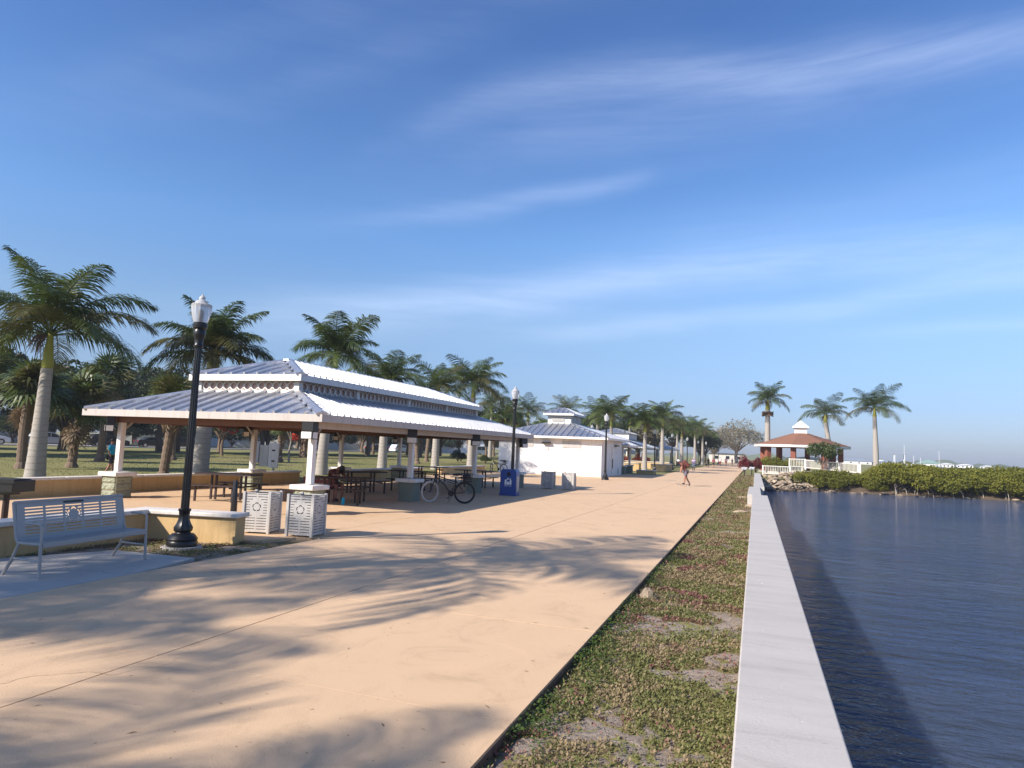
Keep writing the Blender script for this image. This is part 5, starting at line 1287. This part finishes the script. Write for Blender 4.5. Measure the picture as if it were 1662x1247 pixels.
# ================================================================= MANGROVES AND ROCKS
TV['mg1'] = tree_parts(31, 2.0, 2.8, 20, 800, .085, .25, .06, .9); TV['mg2'] = tree_parts(32, 2.1, 2.7, 22, 780, .085, .25, .06, .95); TV['mg3'] = tree_parts(33, 1.9, 2.9, 19, 820, .085, .25, .06, .9)
root_me = MB(); r = random.Random(3)
for i in range(16):
    a = r.uniform(0, 6.28); q = r.uniform(.7, 1.8); root_me.tube([(q * .5 * math.cos(a), q * .5 * math.sin(a), .95), (q * .85 * math.cos(a), q * .85 * math.sin(a), .5), (q * math.cos(a), q * math.sin(a), -.35)], [.035, .03, .025], 4)
root_me = root_me.me('prop_roots')
mg = []
x = 3.4
MG = [(3.9, 66.0, .84, .70), (5.6, 67.0, .85, .74), (7.3, 67.8, .88, .76), (8.9, 68.0, .82, .72), (10.0, 68.2, .66, .6)]
rr = random.Random(8)
for i in range(15): MG.append((11.4 + i * 2.15, 67.7 + i * .24 + rr.uniform(-.3, .3), 1.0, rr.uniform(.92, 1.08)))
for i in range(14): MG.append((12.8 + i * 2.5, 71.4 + i * .25 + rr.uniform(-.4, .4), 1.08, rr.uniform(.96, 1.08)))
for i in range(14): MG.append((12.4 + i * 2.9, 75.6 + i * .3 + rr.uniform(-.5, .5), 1.15, rr.uniform(.90, 1.0)))
for i in range(12): MG.append((14 + i * 3.6, 82.5 + i * .4 + rr.uniform(-.5, .5), 1.2, rr.uniform(.85, .95)))
for i in range(10): MG.append((46 + i * 4, 76 + i * 1.4, 1.3, .85))
mlab = ['small mangrove bush just right of the rock pile', 'second low mangrove bush below the white fence', 'third low mangrove bush below the white fence', 'fourth low mangrove bush, left of the fence end', 'last low mangrove bush, under the fence end post']
for i, (x, y, s, sz) in enumerate(MG):
    if i < 5: lab = mlab[i]; gr = 'low mangrove bushes below the white fence'
    elif i < 20: lab = 'mangrove bush of the waterfront row, %s from the white trunked palm' % (['first', 'second', 'third', 'fourth', 'fifth', 'sixth', 'seventh', 'eighth', 'ninth', 'tenth', 'eleventh', 'twelfth', 'thirteenth', 'fourteenth', 'fifteenth'][i - 5]); gr = 'mangrove bushes of the waterfront row'
    else:
        k0, nm = [(20, 'second'), (34, 'third'), (48, 'fourth'), (60, 'far right')][(i >= 34) + (i >= 48) + (i >= 60)]
        lab = 'olive mangrove bush in the %s row back from the water, %s from the left' % (nm, ORD[i - k0]); gr = 'mangrove bushes behind the waterfront row'
    t = tree(['mg1', 'mg2', 'mg3'][i % 3], x, y, s, 'leaf_mangrove', lab, sz / s, name='mangrove_bush', cat='mangrove', group=gr, z=-1.1 if i < 20 else -.95, rz=i * 1.9)
    if i < 20: stuff(link('prop_roots', root_me, t, 'bark_grey'))
def rock_me(seed):
    r = random.Random(seed); mb = MB(); mb.lathe([(-.5, .3), (-.3, .75), (0, .95), (.3, .8), (.5, .4)], 8)
    mb.v = [(a * r.uniform(.7, 1.2), b * r.uniform(.7, 1.2), c * r.uniform(.7, 1.2)) for a, b, c in mb.v]; return mb.me('rock', smooth=False)
RK = [rock_me(i) for i in range(5)]
rp = empty('rock_pile', (2.4, 62.5, 0)); tag(rp, 'heap of pale limestone riprap where the seawall meets the island', 'rock pile')
r = random.Random(6)
for i in range(280):
    u = r.random() ** .8; x = .6 + 4.4 * u; 
    v = r.random(); ys = np.interp(x, [p[0] for p in shore], [p[1] for p in shore])
    y = ys - .9 + 3.4 * v; z = -1.0 + 1.15 * min(1, v * 1.25) + .35 * math.exp(-((x - 3.2) / 1.2) ** 2) * v
    o = link('rock', RK[i % 5], rp, 'rock'); o.location = (x - 2.4, y - 62.5, z); s_ = r.uniform(.11, .29); o.scale = (s_, s_, s_ * .8); o.rotation_euler = (r.uniform(-.6, .6), r.uniform(-.6, .6), r.uniform(0, 6))
    o.material_slots[0].link = 'OBJECT'; o.material_slots[0].material = MT['rock'] if z > -.75 else MT['rock_dark']
rp = empty('shore_rocks', (12, 66, 0)); tag(rp, 'dark wet rocks strung along the waterline under the mangroves', 'rocks')
for i in range(150):
    x = 5.5 + 40 * r.random() ** 1.2; ys = np.interp(x, [p[0] for p in shore], [p[1] for p in shore])
    o = link('rock', RK[i % 5], rp, 'rock'); o.location = (x - 12, ys - .6 + r.random() * 1.2 - 66, -1.0 + r.uniform(-.1, .15)); s_ = r.uniform(.12, .38); o.scale = (s_ * 1.3, s_, s_ * .55); o.rotation_euler = (0, 0, r.uniform(0, 6))
    o.material_slots[0].link = 'OBJECT'; o.material_slots[0].material = MT['rock_dark'] if r.random() < .7 else MT['rock']

# ================================================================= GAZEBO AND FENCES
def gazebo():
    cx, cy = 5.4, 93.0
    t = empty('gazebo', (cx, cy, 0), R(9)); tag(t, 'brick gazebo with red shingle roof and white cupola on the island', 'gazebo')
    ze, zt, Ro, Ri, n = 3.45, 5.0, 5.75, .95, 8
    # stretched octagon
    def P(rad, i, z, st=1.0): a = 2 * math.pi * (i + .5) / n; return Vector((rad * math.cos(a) * st, rad * math.sin(a), z))
    rows = 9
    for i in range(n):
        for k in range(rows):
            u0, u1 = k / rows, (k + 1) / rows; r0, r1 = Ro + (Ri - Ro) * u0, Ro + (Ri - Ro) * u1; z0, z1 = ze + (zt - ze) * u0, ze + (zt - ze) * u1
            a, b, c, d = P(r0, i, z0 + .035), P(r0, i + 1, z0 + .035), P(r1, i + 1, z1), P(r1, i, z1); a2, b2 = P(r0, i, z0), P(r0, i + 1, z0)
            m_ = MB(); m_.add([a, b, c, d, a2, b2], [(0, 1, 2, 3), (4, 5, 1, 0)]); m_.obj('shingle_course', 'shingle', t, smooth=False)
        m_ = MB(); a, b = P(Ro, i, 0), P(Ro, i + 1, 0); o_ = [a + Vector((0, 0, ze - .28)), b + Vector((0, 0, ze - .28)), b + Vector((0, 0, ze + .03)), a + Vector((0, 0, ze + .03))]
        q = [v * 1.0 for v in o_]; inn = [Vector((v.x * .985, v.y * .985, v.z)) for v in o_]
        m_.add(q + inn, [(0, 1, 2, 3), (7, 6, 5, 4), (0, 4, 5, 1), (3, 2, 6, 7)]); m_.obj('fascia', 'fascia_white', t, smooth=False)
        pc = P(4.6, i, 0)
        MB().cbox(pc.x, pc.y, 1.6, .56, .56, 3.4, math.atan2(pc.y, pc.x)).obj('brick_pillar', 'brick', t)
    m_ = MB(); m_.prism([(P(Ro * .98, i, 0).x, P(Ro * .98, i, 0).y) for i in range(n)], ze - .27, ze - .25); m_.obj('ceiling', 'soffit', t)
    m_ = MB(); m_.prism([(P(5.2, i, 0).x, P(5.2, i, 0).y) for i in range(n)], -.1, .12); m_.obj('floor_slab', 'pad', t)
    MB().cbox(0, 0, 5.3, 1.45, 1.45, .8, R(-12)).obj('cupola', 'white_paint', t)
    c = MB(); c.add([(-1, -1, 0), (1, -1, 0), (1, 1, 0), (-1, 1, 0), (0, 0, .88), (-1, -1, -.12), (1, -1, -.12), (1, 1, -.12), (-1, 1, -.12)], [(0, 1, 4), (1, 2, 4), (2, 3, 4), (3, 0, 4), (5, 6, 1, 0), (6, 7, 2, 1), (7, 8, 3, 2), (8, 5, 0, 3), (8, 7, 6, 5)])
    c.obj('cupola_roof', 'fascia_white', t, (0, 0, 5.78), smooth=False).rotation_euler = (0, 0, R(-12))
gazebo()
def picket_fence(p, q, label, h=.95, z0=0, z1=None, pitch=.16, postevery=2.0, bottom=.12):
    p = Vector((*p, 0)); q = Vector((*q, 0)); d = q - p; L = d.length; d.normalize(); z1 = z0 if z1 is None else z1
    t = empty('picket_fence', tuple(p)); tag(t, label, 'fence', 'white fences on the island'); a = math.atan2(d.y, d.x)
    zf = lambda s: z0 + (z1 - z0) * s / L
    for hz_, nm in ((bottom, 'bottom_rail'), (h - .05, 'top_rail')):
        MB().tube([(0, 0, zf(0) + hz_), (d.x * L, d.y * L, zf(L) + hz_)], .05, 4).obj(nm, 'white_paint', t)
    n = max(1, int(L / postevery))
    for i in range(n + 1):
        s = L * i / n; MB().cbox(d.x * s, d.y * s, zf(s) + h / 2 - .05, .12, .12, h + .15, a).obj('post', 'white_paint', t)
    bm = MB().box(-.022, .022, -.012, .012, bottom, h - .06).me('picket', smooth=False)
    k = min(280, int(L / pitch))
    for i in range(k):
        s = L * (i + .5) / k; o = link('picket', bm, t, 'white_paint', (d.x * s, d.y * s, zf(s))); o.rotation_euler = (0, 0, a)
picket_fence((0.74, 76), (3.4, 76), 'white picket fence low on the left, next to the seawall end', h=.95, z0=.0)
picket_fence((3.45, 76), (4.6, 76.6), 'white picket fence stretch behind the low mangroves', h=.95, z0=.05)
picket_fence((3.6, 82), (5.2, 81.6), 'short raised white fence stretch under the gazebo', h=1.0, z0=.78)
picket_fence((5.25, 81.6), (9.75, 76.1), 'white ramp fence stretch running down to the right', h=1.0, z0=.72, z1=.5)
MB().box(9.7, 9.98, 75.9, 76.18, -.2, 1.55).obj('end_post', 'white_paint')
tag(bpy.data.objects['end_post'], 'thick white end post of the ramp fence', 'post')
MB().prism([(3.6, 82), (5.25, 81.6), (9.75, 76.1), (10.6, 77), (6, 84), (3.6, 84)], -.3, .45).obj('ramp', 'pad'); struct(bpy.data.objects['ramp'])
# info signs
for x, y, lab in ((-.96, 66.5, 'small tilted information sign on a black post before the red shrub'), (-.32, 70, 'second small black signpost left of the seawall end')):
    s_ = empty('information_sign', (x, y, -.06)); tag(s_, lab, 'sign', 'information signs by the red shrub')
    MB().cbox(0, 0, .3, .09, .09, .62).obj('post', 'black_metal', s_); o = MB().box(-.26, .26, -.18, .18, 0, .03).obj('panel', 'tin', s_, (0, 0, .75)); o.rotation_euler = (R(38), 0, R(-25)); MB().cbox(0, 0, .66, .2, .16, .18).obj('bracket', 'black_metal', s_)

# ================================================================= PEOPLE
def skin_obj(name, joints, edges, radii, m_, parent, sub=2, root=0):
    me = bpy.data.meshes.new(name); me.from_pydata([tuple(j) for j in joints], edges, []); me.materials.append(MT[m_])
    o = bpy.data.objects.new(name, me); col.objects.link(o); o.parent = parent
    o.modifiers.new('skin', 'SKIN')
    for i, v in enumerate(me.skin_vertices[0].data):
        rr = radii[i]; v.radius = rr if hasattr(rr, '__len__') else (rr, rr); v.use_root = (i == root)
    s_ = o.modifiers.new('sub', 'SUBSURF'); s_.levels = 1; s_.render_levels = sub
    o.modifiers['skin'].use_smooth_shade = True
    return o
def person(x, y, rz, label, pose, top, bottom, hairm='hair', H=1.62, extras=(), z=0, skin='skin', group=None, long_top=0.0, sleeves=False):
    t = empty('person', (x, y, z), rz); tag(t, label, 'person', group); s = H / 1.75
    J = {k: Vector(v) * s for k, v in pose.items()}
    names = ['pelvis', 'chest', 'neck', 'head', 'crown', 'shL', 'elL', 'haL', 'shR', 'elR', 'haR', 'hiL', 'knL', 'anL', 'toL', 'hiR', 'knR', 'anR', 'toR']
    rad = dict(pelvis=(.135, .10), chest=(.145, .105), neck=.055, head=.085, crown=.075, shL=.058, elL=.04, haL=.03, shR=.058, elR=.04, haR=.03, hiL=.085, knL=.058, anL=.038, toL=.035, hiR=.085, knR=.058, anR=.038, toR=.035)
    E_ = [('pelvis', 'chest'), ('chest', 'neck'), ('neck', 'head'), ('head', 'crown'), ('chest', 'shL'), ('shL', 'elL'), ('elL', 'haL'), ('chest', 'shR'), ('shR', 'elR'), ('elR', 'haR'), ('pelvis', 'hiL'), ('hiL', 'knL'), ('knL', 'anL'), ('anL', 'toL'), ('pelvis', 'hiR'), ('hiR', 'knR'), ('knR', 'anR'), ('anR', 'toR')]
    ix = {n_: i for i, n_ in enumerate(names)}
    sc = lambda v, k=1.0, a=0.0: tuple(q * s * k + a for q in v) if hasattr(v, '__len__') else v * s * k + a
    skin_obj('body', [J[n_] for n_ in names], [(ix[a], ix[b]) for a, b in E_], [sc(rad[n_]) for n_ in names], skin, t)
    mid = lambda a, b, f: J[a].lerp(J[b], f)
    if top:
        P = [J['pelvis'] - Vector((0, 0, long_top * s)), J['chest'], mid('chest', 'neck', .75), J['shL'], mid('shL', 'elL', .9 if sleeves else .55), J['shR'], mid('shR', 'elR', .9 if sleeves else .55)]
        skin_obj('top', P, [(0, 1), (1, 2), (1, 3), (3, 4), (1, 5), (5, 6)], [sc((.15, .125), 1, .008), sc((.16, .125), 1, .008), sc(.07), sc(.072), sc(.066), sc(.072), sc(.066)], top, t, root=1)
    if bottom:
        f = .85
        P = [J['pelvis'], J['hiL'], mid('hiL', 'knL', f), J['hiR'], mid('hiR', 'knR', f)]
        skin_obj('shorts', P, [(0, 1), (1, 2), (0, 3), (3, 4)], [sc((.145, .12), 1, .006), sc(.10), sc(.088), sc(.10), sc(.088)], bottom, t)
    if hairm:
        hc = (J['head'] + J['crown']) / 2 + (J['crown'] - J['head']) * .35; d = (J['crown'] - J['neck']).normalized()
        m_ = MB(); m_.lathe([(-.06, .088), (-.02, .097), (.03, .092), (.065, .065), (.082, .02)], 12); o = m_.obj('hair', hairm, t, hc); o.scale = (s, s, s); o.rotation_mode = 'QUATERNION'; o.rotation_quaternion = d.to_track_quat('Z', 'Y')
    for s_ in 'LR': 
        a, b = J['an' + s_], J['to' + s_]; skin_obj('shoe', [a + (b - a) * -.25, b], [(0, 1)], [sc(.045), sc(.042)], 'c_dark' if hairm != 'hair_grey' else 'c_white', t, 1)
    return t, J, s
STAND = dict(pelvis=(0, 0, .93), chest=(0, -.01, 1.28), neck=(0, 0, 1.47), head=(0, -.02, 1.58), crown=(0, -.01, 1.68), shL=(-.17, 0, 1.41), elL=(-.25, .03, 1.14), haL=(-.25, -.08, .90), shR=(.17, 0, 1.41), elR=(.25, .03, 1.14), haR=(.25, -.08, .90),
             hiL=(-.09, 0, .88), knL=(-.10, -.12, .50), anL=(-.10, -.14, .08), toL=(-.10, -.30, .04), hiR=(.09, 0, .88), knR=(.10, .08, .48), anR=(.10, .26, .11), toR=(.10, .14, .03))
# bending skater
BEND = dict(pelvis=(.04, 0, .90), chest=(-.10, 0, 1.22), neck=(-.25, 0, 1.36), head=(-.37, 0, 1.40), crown=(-.46, 0, 1.44), shL=(-.19, -.17, 1.30), elL=(-.24, -.21, 1.02), haL=(-.28, -.17, .77), shR=(-.17, .17, 1.30), elR=(-.20, .21, 1.02), haR=(-.24, .17, .78),
            hiL=(.05, -.09, .86), knL=(-.02, -.11, .50), anL=(-.05, -.11, .16), toL=(-.20, -.11, .12), hiR=(.05, .09, .86), knR=(.12, .10, .48), anR=(.34, .10, .10), toR=(.24, .10, .03))
t, J, s = person(-3.78, 39.75, R(18), 'person bending forward on a skateboard with a reddish backpack and grey shorts', BEND, 'c_brown', 'c_grey', H=1.66, skin='skin_tan')
bp = MB(); bp.lathe([(-.24, .10), (-.2, .15), (.1, .16), (.2, .12), (.25, .04)], 12); o = bp.obj('backpack', 'c_brown', t, (.06 * s, 0, 1.33 * s)); o.rotation_euler = (0, R(-45), 0); o.scale = (.8, 1, 1)
hb = MB(); hb.lathe([(-.01, .13), (.0, .135), (.01, .085), (.07, .08), (.09, .03)], 14); o = hb.obj('hat', 'c_white', t, Vector((-.40, 0, 1.475)) * s); o.rotation_euler = (0, R(-25), 0)
sk = empty('skateboard', (-3.86, 39.72, 0), R(18)); tag(sk, 'short skateboard under the leading foot of the bending person', 'skateboard')
MB().prism([(-.38, -.05), (-.33, -.1), (.33, -.1), (.38, -.05), (.38, .05), (.33, .1), (-.33, .1), (-.38, .05)], .085, .10).obj('deck', 'wood_dark', sk)
for x in (-.24, .24):
    for yv in (-.08, .08): w_ = MB(); w_.tube([(x, yv - .018, .03), (x, yv + .018, .03)], .03, 10); w_.obj('wheel', 'c_white', sk)
    MB().box(x - .03, x + .03, -.06, .06, .03, .086).obj('truck', 'rim', sk)
WK = [(-6.1, 73.4, R(10), 'person in a lilac and white outfit walking beyond the skater', 'c_lilac', 'c_white', 'hair_grey', 1.5), (-5.6, 100.2, R(185), 'distant person in a maroon shirt and dark shorts', 'c_maroon', 'c_dark', 'hair', 1.45), (-5.35, 113.7, R(5), 'distant person in a white shirt and red shorts', 'c_white', 'c_red', 'hair_grey', 1.6),
      (-4.8, 123.4, R(190), 'distant person in a pink top and red shorts', 'c_pink', 'c_red', 'hair', 1.55), (-6.5, 103.4, R(30), 'distant person in dark clothes next to the one in maroon', 'c_dark', 'c_dark', 'hair', 1.45), (-4.0, 131.0, R(200), 'farthest walker in dark clothes right of the group', 'c_dark', 'c_grey', 'hair', 1.4)]
for x, y, rz, lab, a, b, hm, H_ in WK: person(x, y, rz, lab, STAND, a, b, hm, H=H_, group='people walking on the promenade')
person(-24.6, 20.3, R(120), 'person in a long sleeved turquoise shirt walking on the lawn behind the post', STAND, 'c_cyan', 'c_dark', 'hair', H=1.55, skin='skin_tan', sleeves=True)
SIT = dict(pelvis=(0, 0, .52), chest=(.12, 0, .84), neck=(.30, 0, .98), head=(.42, 0, .99), crown=(.52, 0, .99), shL=(.20, -.17, .92), elL=(.38, -.2, .78), haL=(.60, -.1, .80), shR=(.20, .17, .92), elR=(.38, .2, .78), haR=(.60, .1, .80),
           hiL=(.03, -.09, .50), knL=(.42, -.12, .50), anL=(.42, -.12, .08), toL=(.56, -.12, .04), hiR=(.03, .09, .50), knR=(.42, .12, .50), anR=(.40, .12, .08), toR=(.54, .12, .04))
person(-12.05, 17.45, R(-20), 'person in reddish brown clothes slumped over the picnic table', SIT, 'c_brown', 'c_grey', 'hair', H=1.72, skin='skin_tan', sleeves=True)
MB().lathe([(0, .04), (.16, .045), (.2, .03)], 12).obj('blue_jug', 'c_cyan', None, (-11.0, 16.55, .0)); tag(bpy.data.objects['blue_jug'], 'small blue container on the floor by the slumped man table legs', 'container')

# ================================================================= CARS
def car(x, y, rz, paint, label, kind='suv'):
    t = empty('parked_car', (x, y, -.075), rz); tag(t, label, 'car', 'cars parked along the street')
    L, Wd = (4.5, 1.78)
    lo = [(-L / 2, .35), (-L / 2 + .05, .30), (L / 2 - .1, .28), (L / 2, .40), (L / 2 - .02, .72), (L / 2 - .25, .86), (1.15, .98), (-L / 2 + .12, 1.02), (-L / 2, .85)]
    up_ = [(1.2, .97), (.45, 1.50), (-.1, 1.58), (-L / 2 + .55, 1.56), (-L / 2 + .1, 1.0)] if kind == 'suv' else ([(1.05, .97), (.35, 1.38), (-.9, 1.38), (-1.6, 1.0)] if kind == 'sedan' else [(1.6, .97), (1.25, 1.75), (1.0, 1.9), (-L / 2 + .1, 1.9), (-L / 2 + .05, 1.0)])
    rot = Matrix.Rotation(R(90), 4, 'X')
    MB().prism(lo, -Wd / 2, Wd / 2, rot).obj('body', paint, t, bevel=.06)
    MB().prism(up_, -Wd / 2 + .12, Wd / 2 - .12, rot).obj('cabin', paint, t, bevel=.05)
    cx = sum(p[0] for p in up_) / len(up_)
    zs = [p[1] for p in up_]; zt = max(zs)
    for s_ in (-1, 1):
        gw = [(cx + (p[0] - cx) * .86, 1.03 if p[1] < 1.1 else p[1] - .09) for p in up_]
        yy_ = s_ * (Wd / 2 - .115)
        h_ = (gw[0][0] + gw[-1][0]) / 2
        m_ = MB(); m_.prism(gw, min(yy_, yy_ - s_ * .01), max(yy_, yy_ - s_ * .01), rot); m_.obj('side_window', 'glass_dark', t)
        MB().box(-.04, .04, yy_ - .008, yy_ + .008, 1.02, zt - .08).obj('window_pillar', paint, t)
        for wx in (-1.35, 1.38):
            w = empty('wheel', (wx, s_ * (Wd / 2 - .08), .33)); w.parent = t
            ty = MB(); ty.lathe([(-.11, .27), (-.1, .33), (.1, .33), (.11, .27)], 20); ty.v = [(a, c, b) for a, b, c in ty.v]; ty.obj('tyre', 'tyre', w)
            rm = MB()
            rm.lathe([(-.115, .19), (.115, .19)], 14); rm.v = [(a, c, b) for a, b, c in rm.v]; rm.obj('rim', 'rim', w)
        MB().box(L / 2 - .16, L / 2 - .02, s_ * .62 - .16, s_ * .62 + .16, .62, .78).obj('headlight', 'rim', t)
        MB().box(-L / 2 - .015, -L / 2 + .06, s_ * .72 - .12, s_ * .72 + .12, .75, .98).obj('tail_light', 'car_red', t)
    return t
car(-78.3, 56.3, R(62), 'car_silver', 'silver estate car half hidden by the leaning palm trunk', 'suv')
car(-80.5, 50.6, R(62), 'car_white', 'white car cut by the left edge of the view', 'sedan')
car(-76.5, 62.5, R(66), 'car_dark', 'black car between the leaning palm and the shaggy fan palm', 'suv')
car(-75.5, 68.5, R(66), 'car_dark', 'black car left of the pavilion corner post', 'sedan')
car(-74.5, 72.5, R(66), 'car_dark', 'dark car just behind the pavilion corner post', 'suv')
car(-66.0, 118, R(75), 'car_white', 'white car seen behind the rear third post', 'suv')
car(-62.0, 121, R(75), 'car_dark', 'dark car in front of the white one near the third post', 'suv')
car(-57.5, 138, R(70), 'car_white', 'white van near the far end of the pavilion', 'van')
car(-66.5, 110, R(75), 'car_dark', 'dark car deep in shade behind the second rear bay', 'sedan')

# ================================================================= FAR BUILDINGS
def house(x, y, rz, w, d, h, label, wallm='far_white', roofm='far_grey', wins=3, group='houses across the street', name='house', rise=1.6, z=-.1):
    t = empty(name, (x, y, z), rz); tag(t, label, 'building', group)
    MB().box(-w / 2, w / 2, -d / 2, d / 2, 0, h).obj('wall', wallm, t, smooth=False)
    m_ = MB(); o_ = .5; e = min(w, d) / 2
    m_.add([(-w / 2 - o_, -d / 2 - o_, h), (w / 2 + o_, -d / 2 - o_, h), (w / 2 + o_, d / 2 + o_, h), (-w / 2 - o_, d / 2 + o_, h), (-w / 2 + e, 0, h + rise), (w / 2 - e, 0, h + rise)], [(0, 1, 5, 4), (1, 2, 5), (2, 3, 4, 5), (3, 0, 4), (3, 2, 1, 0)])
    m_.obj('roof', roofm, t, smooth=False)
    for i in range(wins):
        x_ = -w / 2 + w * (i + .5) / wins
        f = MB().box(x_ - .6, x_ + .6, -d / 2 - .05, -d / 2 - .002, h * .35, h * .75).obj('window', 'white_paint', t)
        MB().box(x_ - .5, x_ + .5, -d / 2 - .07, -d / 2 - .051, h * .38, h * .72).obj('pane', 'glass_dark', f)
    return t
house(-95, 95, R(45), 22, 9, 3.2, 'white house across the street behind the flame trees', wins=6)
house(-88, 122, R(40), 24, 10, 3.6, 'white building across the street behind the bare tree', wins=6)
house(-76, 150, R(35), 26, 10, 3.4, 'pale low building seen between the rear posts', wins=6)
house(-100, 62, R(55), 12, 8, 3.0, 'pale blue-white house glimpsed left of the slim palm trunk', wins=3)
house(-8.0, 205, R(10), 9, 6, 2.6, 'pale yellow building at the far end of the promenade', wallm='wall_cap', wins=3, group='buildings at the end of the promenade', rise=.6)
# far shore across the bay: land, marina sheds, boats, masts
fs_ = MB(); r = random.Random(2); vs = []
N = 150
for i in range(N):
    a = R(-13 + 60 * i / (N - 1)); d_ = 600 + 80 * math.sin(i * .13)
    hh = 1.2 + 2.6 * r.random() + 3.0 * max(0, math.sin(i * .21 + 1)) * r.random()
    vs += [(d_ * math.sin(a), d_ * math.cos(a), -1.2), (d_ * math.sin(a), d_ * math.cos(a), hh), (1.15 * d_ * math.sin(a), 1.15 * d_ * math.cos(a), hh)]
fs2 = []
for i in range(N - 1):
    for j in range(2): fs2.append((i * 3 + j, i * 3 + 3 + j, i * 3 + 4 + j, i * 3 + 1 + j))
fs_.add(vs, fs2); struct(fs_.obj('far_shore', 'far_land', smooth=False))
def azp(a, d_): return d_ * math.sin(R(a)), d_ * math.cos(R(a))
FB = [(7.1, 470, 18, 12, 2.3, 'far_grey', 'distant marina shed with grey blue roof left of the bare island trunk', 1.7), (9.1, 470, 11, 10, 2.0, 'far_grey', 'distant marina shed with grey roof right of the bare island trunk', 1.5), (8.75, 475, 4, 5, 4.0, 'far_grey', 'small distant dark roofed hut beside the bare trunk', .4),
      (11.8, 480, 12, 10, 2.6, 'far_green', 'distant building with a pale green hip roof', 2.2), (12.9, 560, 9, 8, 2.6, 'far_white', 'low white building on the far shore', .8), (14.0, 580, 10, 8, 2.4, 'far_white', 'second low white building on the far shore', .9), (15.3, 600, 9, 7, 2.0, 'far_white', 'low white building far to the right on the shore', .8),
      (-1.2, 560, 7, 6, 3.5, 'far_white', 'distant white building seen left of the gazebo', 1.0), (1.2, 540, 7, 6, 4.0, 'far_white', 'distant white building between gazebo pillars', 1.2), (5.6, 560, 12, 8, 2.2, 'far_grey', 'distant building right of the gazebo', 1.2)]
for i, (a, d_, w, dd, h, rm, lab, rise) in enumerate(FB):
    x, y = azp(a - 0.0, d_); house(x, y, R(-a), w, dd, h, lab, roofm=rm, wins=4, group='buildings on the far shore', name='shore_building', rise=rise, z=-.6)
tr_ = 0
for i, a in enumerate([10.2, 10.8, 12.4, 11.3, 6.3]):
    x, y = azp(a, 440); t = empty('sailboat', (x, y, -1.0), R(20 * i)); tag(t, 'distant moored sailboat, ' + ['with the tallest mast right of the bare trunk', 'beside the tallest mast', 'with a lone mast near the low white buildings', 'with a short mast left of the green roof', 'with a mast left of the bare trunk'][i], 'sailboat', 'boats moored across the bay')
    MB().prism([(-5, -1.3), (3.5, -1.4), (5.6, 0), (3.5, 1.4), (-5, 1.3)], -.2, 1.3).obj('hull', 'car_white', t); MB().box(-2.5, 1.8, -.9, .9, 1.3, 2.0).obj('cabin', 'car_white', t); MB().tube([(1, 0, 1.3), (1, 0, [13, 7, 10, 6, 6][i])], .09, 6).obj('mast', 'car_white', t); MB().tube([(1, 0, 2.6), (-4, 0, 2.6)], .1, 6).obj('boom', 'car_white', t)
t = empty('boat_lift_tower', (*azp(10.0, 470), -1)); tag(t, 'distant white framed boat lift tower', 'tower')
MB().box(-3, 3, -2, 2, 7.6, 8.0).obj('roof', 'far_grey', t)
for x in (-2.6, 2.6):
    for y in (-1.6, 1.6): MB().cbox(x, y, 3.8, .3, .3, 7.6).obj('post', 'far_white', t)

# ================================================================= AIR
hz_ = MB().box(-905, 1510, -125, 1510, -3.7, 22).me('haze', smooth=False)
hm = bpy.data.materials.new('haze'); hm.use_nodes = True
for n in list(hm.node_tree.nodes):
    if n.type != 'OUTPUT_MATERIAL': hm.node_tree.nodes.remove(n)
pv = hm.node_tree.nodes.new('ShaderNodeVolumePrincipled')
pv.inputs['Color'].default_value = (.86, .90, 1, 1); pv.inputs['Density'].default_value = .00045; pv.inputs['Anisotropy'].default_value = .2
hm.node_tree.links.new(pv.outputs[0], hm.node_tree.nodes['Material Output'].inputs['Volume'])
hz_.materials.append(hm)
o = bpy.data.objects.new('haze', hz_); col.objects.link(o); o['kind'] = 'stuff'; o['label'] = 'thin pale haze over the bay and the park'; o['category'] = 'haze'
scene.cycles.volume_bounces = 0
